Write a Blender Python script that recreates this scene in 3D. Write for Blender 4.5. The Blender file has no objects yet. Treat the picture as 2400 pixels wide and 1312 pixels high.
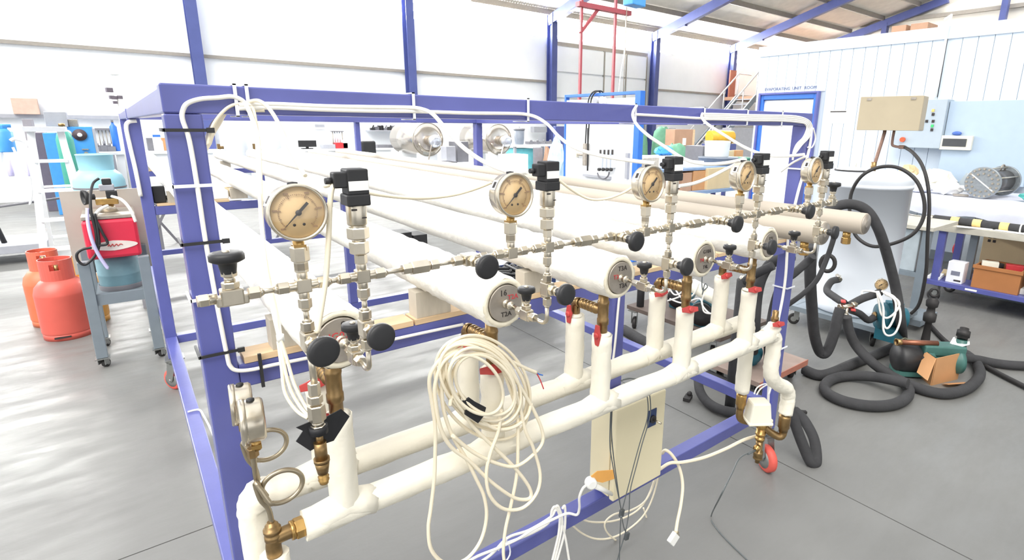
import bpy, math, random
from mathutils import Vector as V, Matrix
random.seed(7)
scene = bpy.context.scene
COL = scene.collection

# ------------------------------------------------------------------ camera
CAM = V((0.0, 0.0, 1.6))
ROT = ((0.7838669, -0.6208169, 0.0117928),
       (-0.1433735, -0.1994425, -0.9693641),
       (0.6041496, 0.7581617, -0.2453451))       # rows: right, down, forward
FPX, PPX, PPY = 1277.19, 1302.8, 618.5           # in the 2400 x 1312 frame
cd = bpy.data.cameras.new('camera')
cd.sensor_width = 36.0
cd.sensor_fit = 'HORIZONTAL'
cd.lens = FPX / 2400 * 36
cd.shift_x = (1200 - PPX) / 2400
cd.shift_y = (PPY - 656) / 2400
cd.clip_start, cd.clip_end = 0.05, 200
cam = bpy.data.objects.new('camera', cd)
COL.objects.link(cam)
r_, d_, f_ = (V(x) for x in ROT)
cam.matrix_world = Matrix(((r_.x, -d_.x, -f_.x, CAM.x), (r_.y, -d_.y, -f_.y, CAM.y),
                           (r_.z, -d_.z, -f_.z, CAM.z), (0, 0, 0, 1)))
scene.camera = cam

# ------------------------------------------------------------------ sky, light, exposure
W = bpy.data.worlds.new('overcast_sky')
scene.world = W
W.use_nodes = True
bg = W.node_tree.nodes['Background']
bg.inputs[0].default_value = (0.97, 0.985, 1.0, 1)
bg.inputs[1].default_value = 1.0
sd = bpy.data.lights.new('daylight', 'SUN')
sd.energy = 2.6
sd.angle = math.radians(50)
sd.color = (1.0, 0.97, 0.91)
so = bpy.data.objects.new('daylight', sd)
COL.objects.link(so)
so.rotation_euler = V((0.55, 0.5, -0.85)).to_track_quat('-Z', 'Y').to_euler()
vs = scene.view_settings
vs.view_transform = 'Standard'
vs.look = 'None'
vs.gamma = 1.0
vs.use_curve_mapping = False
vs.exposure = 0.72

# ------------------------------------------------------------------ helpers
def at(px, py, X=None, Y=None, Z=None):
    """the point of the plane X=, Y= or Z= that lies at a measured image position"""
    a, b = (px - PPX) / FPX, (py - PPY) / FPX
    d = r_ * a + d_ * b + f_
    if X is not None: t = (X - CAM.x) / d.x
    elif Y is not None: t = (Y - CAM.y) / d.y
    else: t = (Z - CAM.z) / d.z
    return CAM + d * t

def lin(c):  # sRGB 0-255 to linear
    return tuple(((x / 255) / 12.92 if x / 255 <= .04045 else ((x / 255 + .055) / 1.055) ** 2.4) for x in c)

MATS = {}
def mat(name, rgb, rough=0.5, metal=0.0, var=0.08, scale=12.0, bump=0.0, bscale=None, spec=0.5, stretch=None, coat=0.0):
    if name in MATS: return MATS[name]
    m = bpy.data.materials.new(name); m.use_nodes = True
    nt = m.node_tree; N = nt.nodes; L = nt.links
    b = N['Principled BSDF']
    b.inputs['Roughness'].default_value = rough
    b.inputs['Metallic'].default_value = metal
    b.inputs['Specular IOR Level'].default_value = spec
    if coat: b.inputs['Coat Weight'].default_value = coat
    tc = N.new('ShaderNodeTexCoord')
    mp = N.new('ShaderNodeMapping')
    if stretch: mp.inputs['Scale'].default_value = stretch
    L.new(tc.outputs['Object'], mp.inputs['Vector'])
    nz = N.new('ShaderNodeTexNoise'); nz.inputs['Scale'].default_value = scale; nz.inputs['Detail'].default_value = 6
    L.new(mp.outputs[0], nz.inputs['Vector'])
    rp = N.new('ShaderNodeValToRGB')
    c = lin(rgb)
    rp.color_ramp.elements[0].position = 0.3; rp.color_ramp.elements[1].position = 0.7
    rp.color_ramp.elements[0].color = tuple(max(0, x * (1 - var)) for x in c) + (1,)
    rp.color_ramp.elements[1].color = tuple(min(1, x * (1 + var)) for x in c) + (1,)
    L.new(nz.outputs[0], rp.inputs[0]); L.new(rp.outputs[0], b.inputs['Base Color'])
    if bump:
        n2 = N.new('ShaderNodeTexNoise'); n2.inputs['Scale'].default_value = bscale or scale * 3; n2.inputs['Detail'].default_value = 5
        L.new(mp.outputs[0], n2.inputs['Vector'])
        bp = N.new('ShaderNodeBump'); bp.inputs['Strength'].default_value = bump; bp.inputs['Distance'].default_value = 0.01
        L.new(n2.outputs[0], bp.inputs['Height']); L.new(bp.outputs[0], b.inputs['Normal'])
    MATS[name] = m
    return m

def glassmat(name, tint=(1, 1, 1), gloss=0.1):
    m = bpy.data.materials.new(name); m.use_nodes = True
    nt = m.node_tree; N = nt.nodes; L = nt.links
    N.remove(N['Principled BSDF'])
    t = N.new('ShaderNodeBsdfTransparent'); t.inputs[0].default_value = tint + (1,)
    g = N.new('ShaderNodeBsdfGlossy'); g.inputs['Roughness'].default_value = 0.05
    mx = N.new('ShaderNodeMixShader'); mx.inputs[0].default_value = gloss
    L.new(t.outputs[0], mx.inputs[1]); L.new(g.outputs[0], mx.inputs[2])
    L.new(mx.outputs[0], N['Material Output'].inputs[0])
    MATS[name] = m
    return m

blue = mat('blue_paint', (88, 93, 158), .28, var=.1, scale=6, bump=.05, bscale=30)
brightblue = mat('bright_blue_paint', (48, 112, 205), .4, var=.05)
canvas = mat('white_canvas_wrap', (240, 237, 228), .85, var=.03, scale=8, bump=.35, bscale=45)
canvas_end = mat('cream_canvas_end', (238, 230, 208), .85, var=.05, scale=20, bump=.3, bscale=60)
paint_pipe = mat('painted_pipe_cover', (234, 229, 214), .7, var=.035, scale=9, bump=.25, bscale=35)
barepipe = mat('bare_pipe_lagging', (178, 168, 154), .6, var=.07, scale=7, stretch=(1, .15, 1), bump=.1)
steel = mat('stainless_steel', (212, 203, 186), .28, 1.0, var=.12, scale=25)
steel_d = mat('dull_steel_plate', (168, 160, 150), .45, .6, var=.12, scale=40, bump=.05)
brass = mat('tarnished_brass', (148, 122, 84), .38, .9, var=.22, scale=45)
brass_b = mat('bright_brass', (186, 150, 92), .3, .9, var=.15, scale=40)
black = mat('black_plastic', (38, 38, 40), .5, var=.1)
blacktape = mat('black_tape', (26, 26, 30), .55, var=.1)
redplastic = mat('red_valve_plastic', (186, 66, 64), .45, var=.1)
whiteplastic = mat('white_plastic', (240, 240, 236), .45, var=.02)
cablec = mat('cream_cable', (236, 226, 202), .5, var=.04)
cablew = mat('white_cable', (242, 240, 234), .5, var=.03)
cablegrey = mat('grey_cable', (92, 98, 100), .5, var=.05)
foam = mat('black_foam_lagging', (54, 54, 56), .85, var=.14, scale=14, bump=.3, bscale=40)
rubber = mat('black_rubber', (42, 40, 40), .6, var=.1)
dialtan = mat('tan_dial', (222, 190, 140), .5, var=.03)
ink = mat('black_ink', (50, 45, 44), .6, var=.02)
redink = mat('red_ink', (205, 62, 70), .6, var=.05)
creampaint = mat('cream_cabinet_paint', (222, 212, 180), .45, var=.03, scale=4)
casewhite = mat('white_actuator_plastic', (232, 228, 212), .5, var=.02)
ply = mat('plywood', (214, 186, 150), .7, var=.12, scale=9, stretch=(1, 6, 6))
woodblk = mat('grey_wood_block', (188, 180, 166), .8, var=.14, scale=10, stretch=(5, 1, 1))
greypaint = mat('grey_machine_paint', (120, 130, 138), .45, var=.06)
castgrey = mat('grey_zinc_castor', (150, 152, 150), .35, .7, var=.1)
redwheel = mat('red_polyurethane_wheel', (214, 92, 80), .5, var=.08)
zipw = mat('white_zip_tie', (236, 238, 244), .45, var=.02)
glass = glassmat('clear_glass', gloss=.06)

class MB:
    def __init__(s): s.v = []; s.f = []; s.sm = []; s.mi = []; s.cur = 0
    def add(s, vs_, fs, smooth=False):
        o = len(s.v); s.v += [V(x) for x in vs_]
        for f in fs: s.f.append([i + o for i in f]); s.sm.append(smooth); s.mi.append(s.cur)
        return s
    def box(s, p0, p1):
        x0, y0, z0 = p0; x1, y1, z1 = p1
        return s.add([(x0, y0, z0), (x1, y0, z0), (x1, y1, z0), (x0, y1, z0), (x0, y0, z1), (x1, y0, z1), (x1, y1, z1), (x0, y1, z1)],
                     [(0, 3, 2, 1), (4, 5, 6, 7), (0, 1, 5, 4), (1, 2, 6, 5), (2, 3, 7, 6), (3, 0, 4, 7)])
    def obox(s, c, ax, ay, az):
        """box about c with half-axis vectors"""
        c = V(c); ax, ay, az = V(ax), V(ay), V(az); vs_ = []
        for k in (-1, 1):
            for i, j in ((-1, -1), (1, -1), (1, 1), (-1, 1)): vs_.append(c + ax * i + ay * j + az * k)
        return s.add(vs_, [(0, 3, 2, 1), (4, 5, 6, 7), (0, 1, 5, 4), (1, 2, 6, 5), (2, 3, 7, 6), (3, 0, 4, 7)])
    def rbox(s, c, size, rz=0, tilt=None):
        m = Matrix.Rotation(rz, 3, 'Z')
        if tilt: m = m @ Matrix.Rotation(tilt[1], 3, tilt[0])
        a = [m @ V((size[0] / 2, 0, 0)), m @ V((0, size[1] / 2, 0)), m @ V((0, 0, size[2] / 2))]
        return s.obox(c, *a)
    def beam(s, a, b, w, h, up=(0, 0, 1)):
        a, b = V(a), V(b); d = (b - a); u = V(up)
        n = d.cross(u)
        if n.length < 1e-6: n = d.cross(V((0, 1, 0)))
        n.normalize(); u = n.cross(d).normalized()
        return s.obox((a + b) / 2, n * w / 2, d / 2, u * h / 2)
    def lathe(s, a, axis, prof, n=20, smooth=True, cap=True, jitter=0):
        """prof: list of (distance along axis, radius); equal neighbours make sharp edges"""
        a = V(a); ax = V(axis).normalized()
        u = ax.orthogonal().normalized(); w = ax.cross(u)
        rings = []
        for t, r in prof:
            o = len(s.v); rings.append(o)
            for k in range(n):
                an = 2 * math.pi * k / n
                rr = r * (1 + (random.uniform(-jitter, jitter) if jitter else 0))
                s.v.append(a + ax * t + (u * math.cos(an) + w * math.sin(an)) * rr)
        for i in range(len(rings) - 1):
            for k in range(n):
                k2 = (k + 1) % n
                s.f.append([rings[i] + k, rings[i] + k2, rings[i + 1] + k2, rings[i + 1] + k]); s.sm.append(smooth); s.mi.append(s.cur)
        if cap:
            if prof[0][1] > 1e-5: s.f.append([rings[0] + k for k in range(n)][::-1]); s.sm.append(False); s.mi.append(s.cur)
            if prof[-1][1] > 1e-5: s.f.append([rings[-1] + k for k in range(n)]); s.sm.append(False); s.mi.append(s.cur)
        return s
    def cyl(s, a, b, r, r2=None, n=16, smooth=True):
        a, b = V(a), V(b)
        return s.lathe(a, b - a, [(0, r), ((b - a).length, r if r2 is None else r2)], n, smooth)
    def hexn(s, a, b, r):
        a, b = V(a), V(b); L_ = (b - a).length; c = min(r * .12, L_ * .2)
        return s.lathe(a, b - a, [(0, r * .9), (c, r), (L_ - c, r), (L_, r * .9)], 6, False)
    def tube(s, pts, r, n=8, caps=True, closed=False, rfun=None):
        pts = [V(p) for p in pts]; m = len(pts)
        T = []
        for i in range(m):
            p0 = pts[i - 1] if (i > 0 or closed) else pts[0]
            p1 = pts[(i + 1) % m] if (i < m - 1 or closed) else pts[-1]
            t = (p1 - p0)
            T.append(t.normalized() if t.length > 1e-9 else V((0, 0, 1)))
        u = T[0].orthogonal().normalized(); base = len(s.v)
        for i in range(m):
            u = (u - T[i] * u.dot(T[i]))
            if u.length < 1e-6: u = T[i].orthogonal()
            u.normalize(); w = T[i].cross(u)
            rr = rfun(i / max(1, m - 1)) * r if rfun else r
            for k in range(n):
                an = 2 * math.pi * k / n
                s.v.append(pts[i] + (u * math.cos(an) + w * math.sin(an)) * rr)
        for i in range(m if closed else m - 1):
            j = (i + 1) % m
            for k in range(n):
                k2 = (k + 1) % n
                s.f.append([base + i * n + k, base + i * n + k2, base + j * n + k2, base + j * n + k]); s.sm.append(True); s.mi.append(s.cur)
        if caps and not closed:
            s.f.append([base + k for k in range(n)][::-1]); s.sm.append(False); s.mi.append(s.cur)
            s.f.append([base + (m - 1) * n + k for k in range(n)]); s.sm.append(False); s.mi.append(s.cur)
        return s
    def prism(s, poly, ext):
        n = len(poly); e = V(ext); poly = [V(p) for p in poly]
        return s.add(poly + [p + e for p in poly], [tuple(range(n))[::-1], tuple(range(n, 2 * n))] +
                     [(i, (i + 1) % n, n + (i + 1) % n, n + i) for i in range(n)])
    def sphere(s, c, r, n=14, sq=(1, 1, 1)):
        c = V(c); vs_ = [c + V((0, 0, -r * sq[2]))]; m = n // 2
        for i in range(1, m):
            ph = -math.pi / 2 + math.pi * i / m
            for k in range(n):
                th = 2 * math.pi * k / n
                vs_.append(c + V((r * math.cos(ph) * math.cos(th) * sq[0], r * math.cos(ph) * math.sin(th) * sq[1], r * math.sin(ph) * sq[2])))
        vs_.append(c + V((0, 0, r * sq[2]))); fs = []
        for k in range(n): fs.append((0, 1 + (k + 1) % n, 1 + k))
        for i in range(m - 2):
            for k in range(n):
                a_, b_ = 1 + i * n + k, 1 + i * n + (k + 1) % n
                fs.append((a_, b_, b_ + n, a_ + n))
        l = len(vs_) - 1
        for k in range(n): fs.append((1 + (m - 2) * n + k, 1 + (m - 2) * n + (k + 1) % n, l))
        return s.add(vs_, fs, True)
    def mesh(s, name, mats, org):
        me = bpy.data.meshes.new(name)
        me.from_pydata([tuple(p - org) for p in s.v], [], s.f)
        me.polygons.foreach_set('use_smooth', s.sm)
        mats = mats if isinstance(mats, (list, tuple)) else [mats]
        for m in mats: me.materials.append(m)
        me.polygons.foreach_set('material_index', s.mi)
        me.update(); return me

ORG = {}
def thing(name, label, cat, loc, group=None):
    o = bpy.data.objects.new(name, None); COL.objects.link(o)
    o.empty_display_size = .05
    o.location = V(loc); ORG[o] = V(loc)
    o['label'] = label; o['category'] = cat
    if group: o['group'] = group
    return o
def bev(o, w, seg=2):
    m = o.modifiers.new('bevel', 'BEVEL'); m.width = w; m.segments = seg; m.limit_method = 'ANGLE'; m.angle_limit = .7
    return o
def part(mb, name, mats, parent, label=None, bevel=0):
    org = ORG[parent]
    o = bpy.data.objects.new(name, mb.mesh(name, mats, org)); COL.objects.link(o)
    o.parent = parent; ORG[o] = org
    if label: o['label'] = label
    if bevel: bev(o, bevel)
    return o
def solo(mb, name, mats, label, cat, loc=None, group=None, bevel=0, kind=None):
    if loc is None:
        lo = [min(p[i] for p in mb.v) for i in range(3)]; hi = [max(p[i] for p in mb.v) for i in range(3)]
        loc = ((lo[0] + hi[0]) / 2, (lo[1] + hi[1]) / 2, lo[2])
    o = bpy.data.objects.new(name, mb.mesh(name, mats, V(loc))); COL.objects.link(o)
    o.location = V(loc); ORG[o] = V(loc)
    o['label'] = label; o['category'] = cat
    if group: o['group'] = group
    if kind: o['kind'] = kind
    if bevel: bev(o, bevel)
    return o
def struct(mb, name, mats, label, cat='wall', loc=(0, 0, 0), bevel=0):
    o = bpy.data.objects.new(name, mb.mesh(name, mats, V(loc))); COL.objects.link(o)
    o.location = V(loc); ORG[o] = V(loc)
    o['kind'] = 'structure'; o['label'] = label; o['category'] = cat
    if bevel: bev(o, bevel)
    return o
def text(body, c, right, up, size, m, parent, name='lettering', depth=.0006, align='CENTER'):
    cu = bpy.data.curves.new(name, 'FONT'); cu.body = body; cu.size = size; cu.extrude = depth
    cu.align_x = align; cu.align_y = 'CENTER'; cu.resolution_u = 2
    t = bpy.data.objects.new(name, cu); COL.objects.link(t)
    bpy.context.view_layer.update()
    me = bpy.data.meshes.new_from_object(t.evaluated_get(bpy.context.evaluated_depsgraph_get()))
    COL.objects.unlink(t); bpy.data.objects.remove(t)
    rt, u = V(right).normalized(), V(up).normalized(); nn = rt.cross(u)
    M = Matrix(((rt.x, u.x, nn.x, 0), (rt.y, u.y, nn.y, 0), (rt.z, u.z, nn.z, 0), (0, 0, 0, 1)))
    M.translation = V(c) - ORG[parent]
    me.transform(M); me.materials.clear(); me.materials.append(m); me.name = name
    o = bpy.data.objects.new(name, me); COL.objects.link(o); o.parent = parent; ORG[o] = ORG[parent]
    return o
def cr(pts, sub=6, closed=False):
    pts = [V(p) for p in pts]; n = len(pts); out = []
    for i in range(n if closed else n - 1):
        if closed: p0, p1, p2, p3 = pts[i - 1], pts[i], pts[(i + 1) % n], pts[(i + 2) % n]
        else: p0, p1, p2, p3 = pts[max(i - 1, 0)], pts[i], pts[i + 1], pts[min(i + 2, n - 1)]
        for k in range(sub):
            t = k / sub
            out.append(.5 * ((2 * p1) + (p2 - p0) * t + (2 * p0 - 5 * p1 + 4 * p2 - p3) * t * t + (3 * p1 - p0 - 3 * p2 + p3) * t ** 3))
    if not closed: out.append(pts[-1])
    return out
def trace(pix, Y0, Y1=None, Y2=None):
    """measured cable course; its depth runs from Y0 to Y1"""
    n = len(pix); Y1 = Y0 if Y1 is None else Y1
    return [at(p[0], p[1], Y=Y0 + (Y1 - Y0) * i / max(1, n - 1)) for i, p in enumerate(pix)]

# ================================================================== the hall
concrete = mat('polished_concrete', (118, 118, 116), .5, var=.12, scale=1.1, spec=.5)
_n = concrete.node_tree.nodes; _l = concrete.node_tree.links; _p = _n['Principled BSDF']
_tc = _n.new('ShaderNodeTexCoord'); _mp = _n.new('ShaderNodeMapping'); _mp.inputs['Scale'].default_value = (1.0, 3.2, 1); _mp.inputs['Rotation'].default_value = (0, 0, -.35)
_nz = _n.new('ShaderNodeTexNoise'); _nz.inputs['Scale'].default_value = 2.6; _nz.inputs['Detail'].default_value = 7; _nz.inputs['Roughness'].default_value = .62
_l.new(_tc.outputs['Object'], _mp.inputs['Vector']); _l.new(_mp.outputs[0], _nz.inputs['Vector'])
_mr = _n.new('ShaderNodeMapRange'); _mr.inputs['From Min'].default_value = .35; _mr.inputs['From Max'].default_value = .68; _mr.inputs['To Min'].default_value = .34; _mr.inputs['To Max'].default_value = .62
_l.new(_nz.outputs[0], _mr.inputs['Value']); _l.new(_mr.outputs[0], _p.inputs['Roughness'])
_bp = _n.new('ShaderNodeBump'); _bp.inputs['Strength'].default_value = .25; _bp.inputs['Distance'].default_value = .01
_l.new(_nz.outputs[0], _bp.inputs['Height']); _l.new(_bp.outputs[0], _p.inputs['Normal'])
joint = mat('dark_floor_joint', (96, 96, 96), .8)
wallwhite = mat('white_wall_paint', (240, 243, 246), .6, var=.02, scale=2)
panelwhite = mat('white_wall_panel', (208, 220, 232), .4, var=.02, scale=3)
roofmetal = mat('grey_roof_sheet', (238, 234, 226), .5, .1, var=.06, scale=3)
purlin_m = mat('grey_purlin', (150, 144, 136), .6, var=.06)
gable_m = mat('grey_gable_sheet', (222, 218, 208), .6, var=.04, scale=2)
navy = mat('navy_steel', (74, 84, 140), .45, var=.08, scale=4)

fl = struct(MB().box((-14, -9, -.12), (30, 17, -.004)), 'floor', joint, 'grey polished concrete floor with saw-cut joints', 'floor')
JX = [-14, -3.94, 2.36, 8.66, 14.96, 21.3, 30]; JY = [-9, -3.95, 2.352, 8.66, 17]
for i in range(len(JX) - 1):
    for j in range(len(JY) - 1):
        g = .003
        part(MB().box((JX[i] + g, JY[j] + g, -.05), (JX[i + 1] - g, JY[j + 1] - g, 0)), 'floor_slab', concrete, fl)

YW = 15.2
daylit = bpy.data.materials.new('daylit_translucent_sheet'); daylit.use_nodes = True
_b = daylit.node_tree.nodes['Principled BSDF']; _b.inputs['Base Color'].default_value = (.9, .92, .94, 1)
_b.inputs['Emission Color'].default_value = (1, .985, .95, 1); _b.inputs['Emission Strength'].default_value = 38.0
COLX = [-8.3, -3.3, 1.72, 6.72, 11.67, 16.66, 21.65, 26.7]
wb = MB().box((-14, YW, 0), (27, YW + .15, 4.42)).box((-14, YW, 5.06), (27, YW + .15, 5.3))
wall_back = struct(wb, 'wall_back', wallwhite, 'white sheet wall at the far side of the hall below a window band', 'wall')
m = MB()
for z in (3.03,):
    m.box((-14, YW - .07, z - .035), (11.6, YW - .0, z + .035)); m.box((16.8, YW - .07, z - .035), (24, YW, z + .035))
part(m, 'wall_girt', purlin_m, wall_back)
# sectional door in the back wall, built of its panels
door = struct(MB().box((11.9, YW - .03, 4.2), (16.45, YW - .001, 4.32)), 'door_2', purlin_m, 'tall white sectional door in the far wall between two blue columns', 'door')
for i in range(4):
    for j in range(5):
        x0 = 11.95 + i * 1.11; z0 = j * .84
        part(MB().box((x0 + .03, YW - .06, z0 + .03), (x0 + 1.08, YW - .02, z0 + .81)), 'door_panel', wallwhite, door)
for i in range(5):
    part(MB().box((11.95 + i * 1.11 - .025, YW - .08, 0), (11.95 + i * 1.11 + .025, YW - .02, 4.2)), 'door_stile', purlin_m, door)
for k, x in enumerate(COLX):
    c = struct(MB().box((x - .11, YW - .36, 0), (x + .11, YW - .345, 5.1)).box((x - .11, YW - .095, 0), (x + .11, YW - .08, 5.1)).box((x - .012, YW - .345, 0), (x + .012, YW - .095, 5.1)),
               'trim_%d' % (k + 1), navy, 'blue steel column %d of the row along the far wall, counted from the left' % (k + 1), 'column')
for k in range(len(COLX) - 1):
    x0, x1 = COLX[k] + .11, COLX[k + 1] - .11
    w = struct(MB().box((x0, YW + .05, 4.42), (x1, YW + .06, 5.06)), 'window_%d' % (k + 1), daylit, 'clerestory window bay %d high in the far wall, counted from the left' % (k + 1), 'window')
    fr = MB()
    for i in range(5):
        x = x0 + (x1 - x0) * i / 4
        fr.box((x - .02, YW + .03, 4.42), (x + .02, YW + .08, 5.06))
    part(fr, 'window_frame', whiteplastic, w)
# roof over the far half of the hall: sheets on purlins on rafters
RS = .274
def roofz(y): return 5.2 + RS * (YW - y)
rm = MB(); yr = 8.8; nn_ = 190
x0r, x1r = 8.7, 27.0
vsr, fsr = [], []
for i in range(nn_ * 2 + 1):
    x = x0r + (x1r - x0r) * i / (nn_ * 2); dz = .03 if i % 2 else 0
    vsr += [(x, YW + .3, roofz(YW + .3) + dz), (x, yr, roofz(yr) + dz)]
for i in range(nn_ * 2): fsr.append((2 * i, 2 * i + 1, 2 * i + 3, 2 * i + 2))
rm.add(vsr, fsr)
roof = struct(rm, 'ceiling', roofmetal, 'pale corrugated roof sheets sloping up from the far wall', 'roof')
for i in range(5):
    y = YW - .15 - i * 1.32
    part(MB().beam((x0r, y, roofz(y) - .09), (26.7, y, roofz(y) - .09), .07, .17), 'purlin', purlin_m, roof)
for x in COLX[4:]:
    part(MB().beam((x, YW - .1, roofz(YW) - .3), (x, yr, roofz(yr) - .3), .18, .3).beam((x, YW - .1, 4.95), (x, YW - 1.6, roofz(YW - 1.6) - .42), .16, .2), 'rafter', navy, roof)
gb = MB().add([(27, YW + .1, 0), (27, -2, 0), (27, -2, roofz(-2)), (27, YW + .1, roofz(YW))], [(0, 1, 2, 3)])
gable = struct(gb, 'wall_right', gable_m, 'grey sheeted end wall seen above the white cold room', 'wall')
for z in (1.6, 3.1, 4.6, 6.12): part(MB().box((26.86, -2, z - .07), (26.99, YW, z + .07)), 'wall_girt', purlin_m, gable)
for y in (11.0, 6.9, 2.8): part(MB().box((26.6, y - .1, 0), (26.85, y + .1, roofz(y) - .3)), 'gable_post', navy, gable)

# unseen near roof, added to shade the foreground, and added wall behind the camera
nr = struct(MB().add([(-14, -9, 5.2), (27, -9, 5.2), (27, -4.4, 6.44), (-14, -4.4, 6.44), (-14, -9, 5.3), (27, -9, 5.3), (27, -4.4, 6.54), (-14, -4.4, 6.54)], [(0, 3, 2, 1), (4, 5, 6, 7), (0, 1, 5, 4), (2, 3, 7, 6), (1, 2, 6, 5), (3, 0, 4, 7)]), 'ceiling_shade_near', roofmetal, 'unseen pale roof slope added over the viewer to shade the foreground', 'roof')
for k, y in enumerate((-8.4, -7, -5.6, -4.5)): part(MB().box((-14, y - .04, 5.2 + (y + 9) * .27 - .17), (27, y + .04, 5.2 + (y + 9) * .27)), 'purlin', purlin_m, nr)
nb_ = struct(MB().add([(4.2, -4.4, 6.44), (27, -4.4, 6.44), (27, .4, 7.74), (4.2, .4, 7.74), (4.2, -4.4, 6.54), (27, -4.4, 6.54), (27, .4, 7.84), (4.2, .4, 7.84)], [(0, 3, 2, 1), (4, 5, 6, 7), (0, 1, 5, 4), (2, 3, 7, 6), (1, 2, 6, 5), (3, 0, 4, 7)]), 'ceiling_shade_right', roofmetal, 'unseen pale roof bay added to darken the right side of the hall', 'roof')  # added roof bay, out of view, that darkens the right side
for k, y in enumerate((-3.6, -2.2, -.8, .3)): part(MB().box((4.2, y - .04, 6.44 + (y + 4.4) * .27 - .17), (27, y + .04, 6.44 + (y + 4.4) * .27)), 'purlin', purlin_m, nb_)
struct(MB().box((-14, -9.2, 0), (-4, -9, 5.2)).box((7, -9.2, 0), (27, -9, 5.2)).box((-4, -9.2, 4.5), (7, -9, 5.2)), 'wall_front_added', wallwhite, 'unseen white wall added behind the viewer, with an opening to light front faces', 'wall')  # added wall; its opening lets sky light reach front-facing surfaces

# the insulated room on the right
XC = 8.05
cw = struct(MB().box((XC + .014, -1.5, .12), (XC + .12, 5.08, 2.68)), 'wall_coldroom', panelwhite, 'white ribbed panel wall of the evaporating unit room', 'wall')
for i in range(42):
    y1 = 5.08 - .156 * i
    z0 = .12
    if 4.03 < y1 - .08 < 5.0:
        z0 = 2.13
    part(MB().box((XC, y1 - .153, z0), (XC + .0138, y1 - .003, 2.68)), 'panel', panelwhite, cw)
part(MB().box((XC - .02, -1.5, 2.67), (XC + .12, 5.1, 2.815)), 'top_trim', panelwhite, cw)
part(MB().box((XC - .012, -1.5, .0), (XC + .12, 4.0, .12)), 'plinth', greypaint, cw)
part(MB().box((XC + .1, -1.5, 2.6), (14, 5.08, 2.8)), 'room_lid', panelwhite, cw)
part(MB().box((XC + .1, 4.98, 0), (14, 5.08, 2.7)), 'end_wall', panelwhite, cw)
# its door
d1 = struct(MB().box((XC - .01, 4.12, .02), (XC + .007, 4.92, 2.02)), 'door_1', wallwhite, 'white door in a blue frame under the sign EVAPORATING UNIT ROOM', 'door')
part(MB().box((XC - .05, 4.92, 0), (XC + .02, 4.97, 2.105)).box((XC - .05, 4.075, 0), (XC + .02, 4.125, 2.105)).box((XC - .05, 4.125, 2.03), (XC + .02, 4.92, 2.105)), 'door_frame', brightblue, d1, bevel=.006)
part(MB().box((XC - .075, 4.965, 0), (XC - .005, 5.0, 2.13)).box((XC - .075, 4.045, 0), (XC - .005, 4.08, 2.13)).box((XC - .075, 4.08, 2.1), (XC - .005, 4.965, 2.13)), 'architrave', blue, d1, bevel=.005)
sg = thing('door_sign', 'lettering EVAPORATING UNIT ROOM on the white wall above the blue-framed door', 'sign', (XC, 4.52, 2.17))
for _w, _y in (('EVAPORATING', 4.735), ('UNIT', 4.425), ('ROOM', 4.215)):
    text(_w, (XC - .004, _y, 2.185), (0, -1, 0), (0, 0, 1), .062, mat('grey_lettering', (110, 118, 150), .6), sg, depth=.002)
nb = thing('notice_sheet', 'small white printed notice on the wall right of the blue-framed door', 'notice', (XC - .003, 3.72, 1.7))
part(MB().box((XC - .004, 3.62, 1.68), (XC - .001, 3.9, 1.86)), 'sheet', whiteplastic, nb)
part(MB().box((XC - .006, 3.66, 1.835), (XC - .004, 3.88, 1.85)), 'printed_line', ink, nb)

# ================================================================== the test rig frame
XL0, XL1, XR0, XR1, XM0, XM1 = .073, .130, 2.228, 2.283, 1.165, 1.22
ROWS = [1.17, 3.81, 6.57]
PD = .055
fr = thing('test_rig_frame', 'long blue steel frame on red castors that carries the white pipes', 'frame', (1.17, 3.9, 0))
B = .003
for r, y in enumerate(ROWS):
    y1 = y + PD
    part(MB().box((XL0, y, .215), (XL1, y1, 1.613)), 'post', blue, fr, bevel=B)
    part(MB().box((XR0, y, .215), (XR1, y1, 1.613)), 'post', blue, fr, bevel=B)
    part(MB().box((XM0, y, .352), (XM1, y1, 1.082)), 'post', blue, fr, bevel=B)
    part(MB().box((XL0, y, 1.6135), (XR1, y1, 1.663)), 'top_beam', blue, fr, bevel=B)
    part(MB().box((XL1 + .0005, y + .002, 1.082), (XR0 - .0005, y1, 1.132)), 'pipe_rail', blue, fr, bevel=B)
    part(MB().box((XL1 + .0005, y + .002, .302), (XR0 - .0005, y1, .3515)), 'bottom_rail', blue, fr, bevel=B)
for i in range(2):
    ya, yb = ROWS[i] + PD + .0005, ROWS[i + 1] - .0005
    for xa, xb in ((XL0 + .003, XL1), (XR0, XR1 - .003)):
        part(MB().box((xa, ya, 1.613), (xb, yb, 1.66)), 'side_beam', blue, fr, bevel=B)
        part(MB().box((xa, ya, .302), (xb, yb, .35)), 'side_rail', blue, fr, bevel=B)
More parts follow.
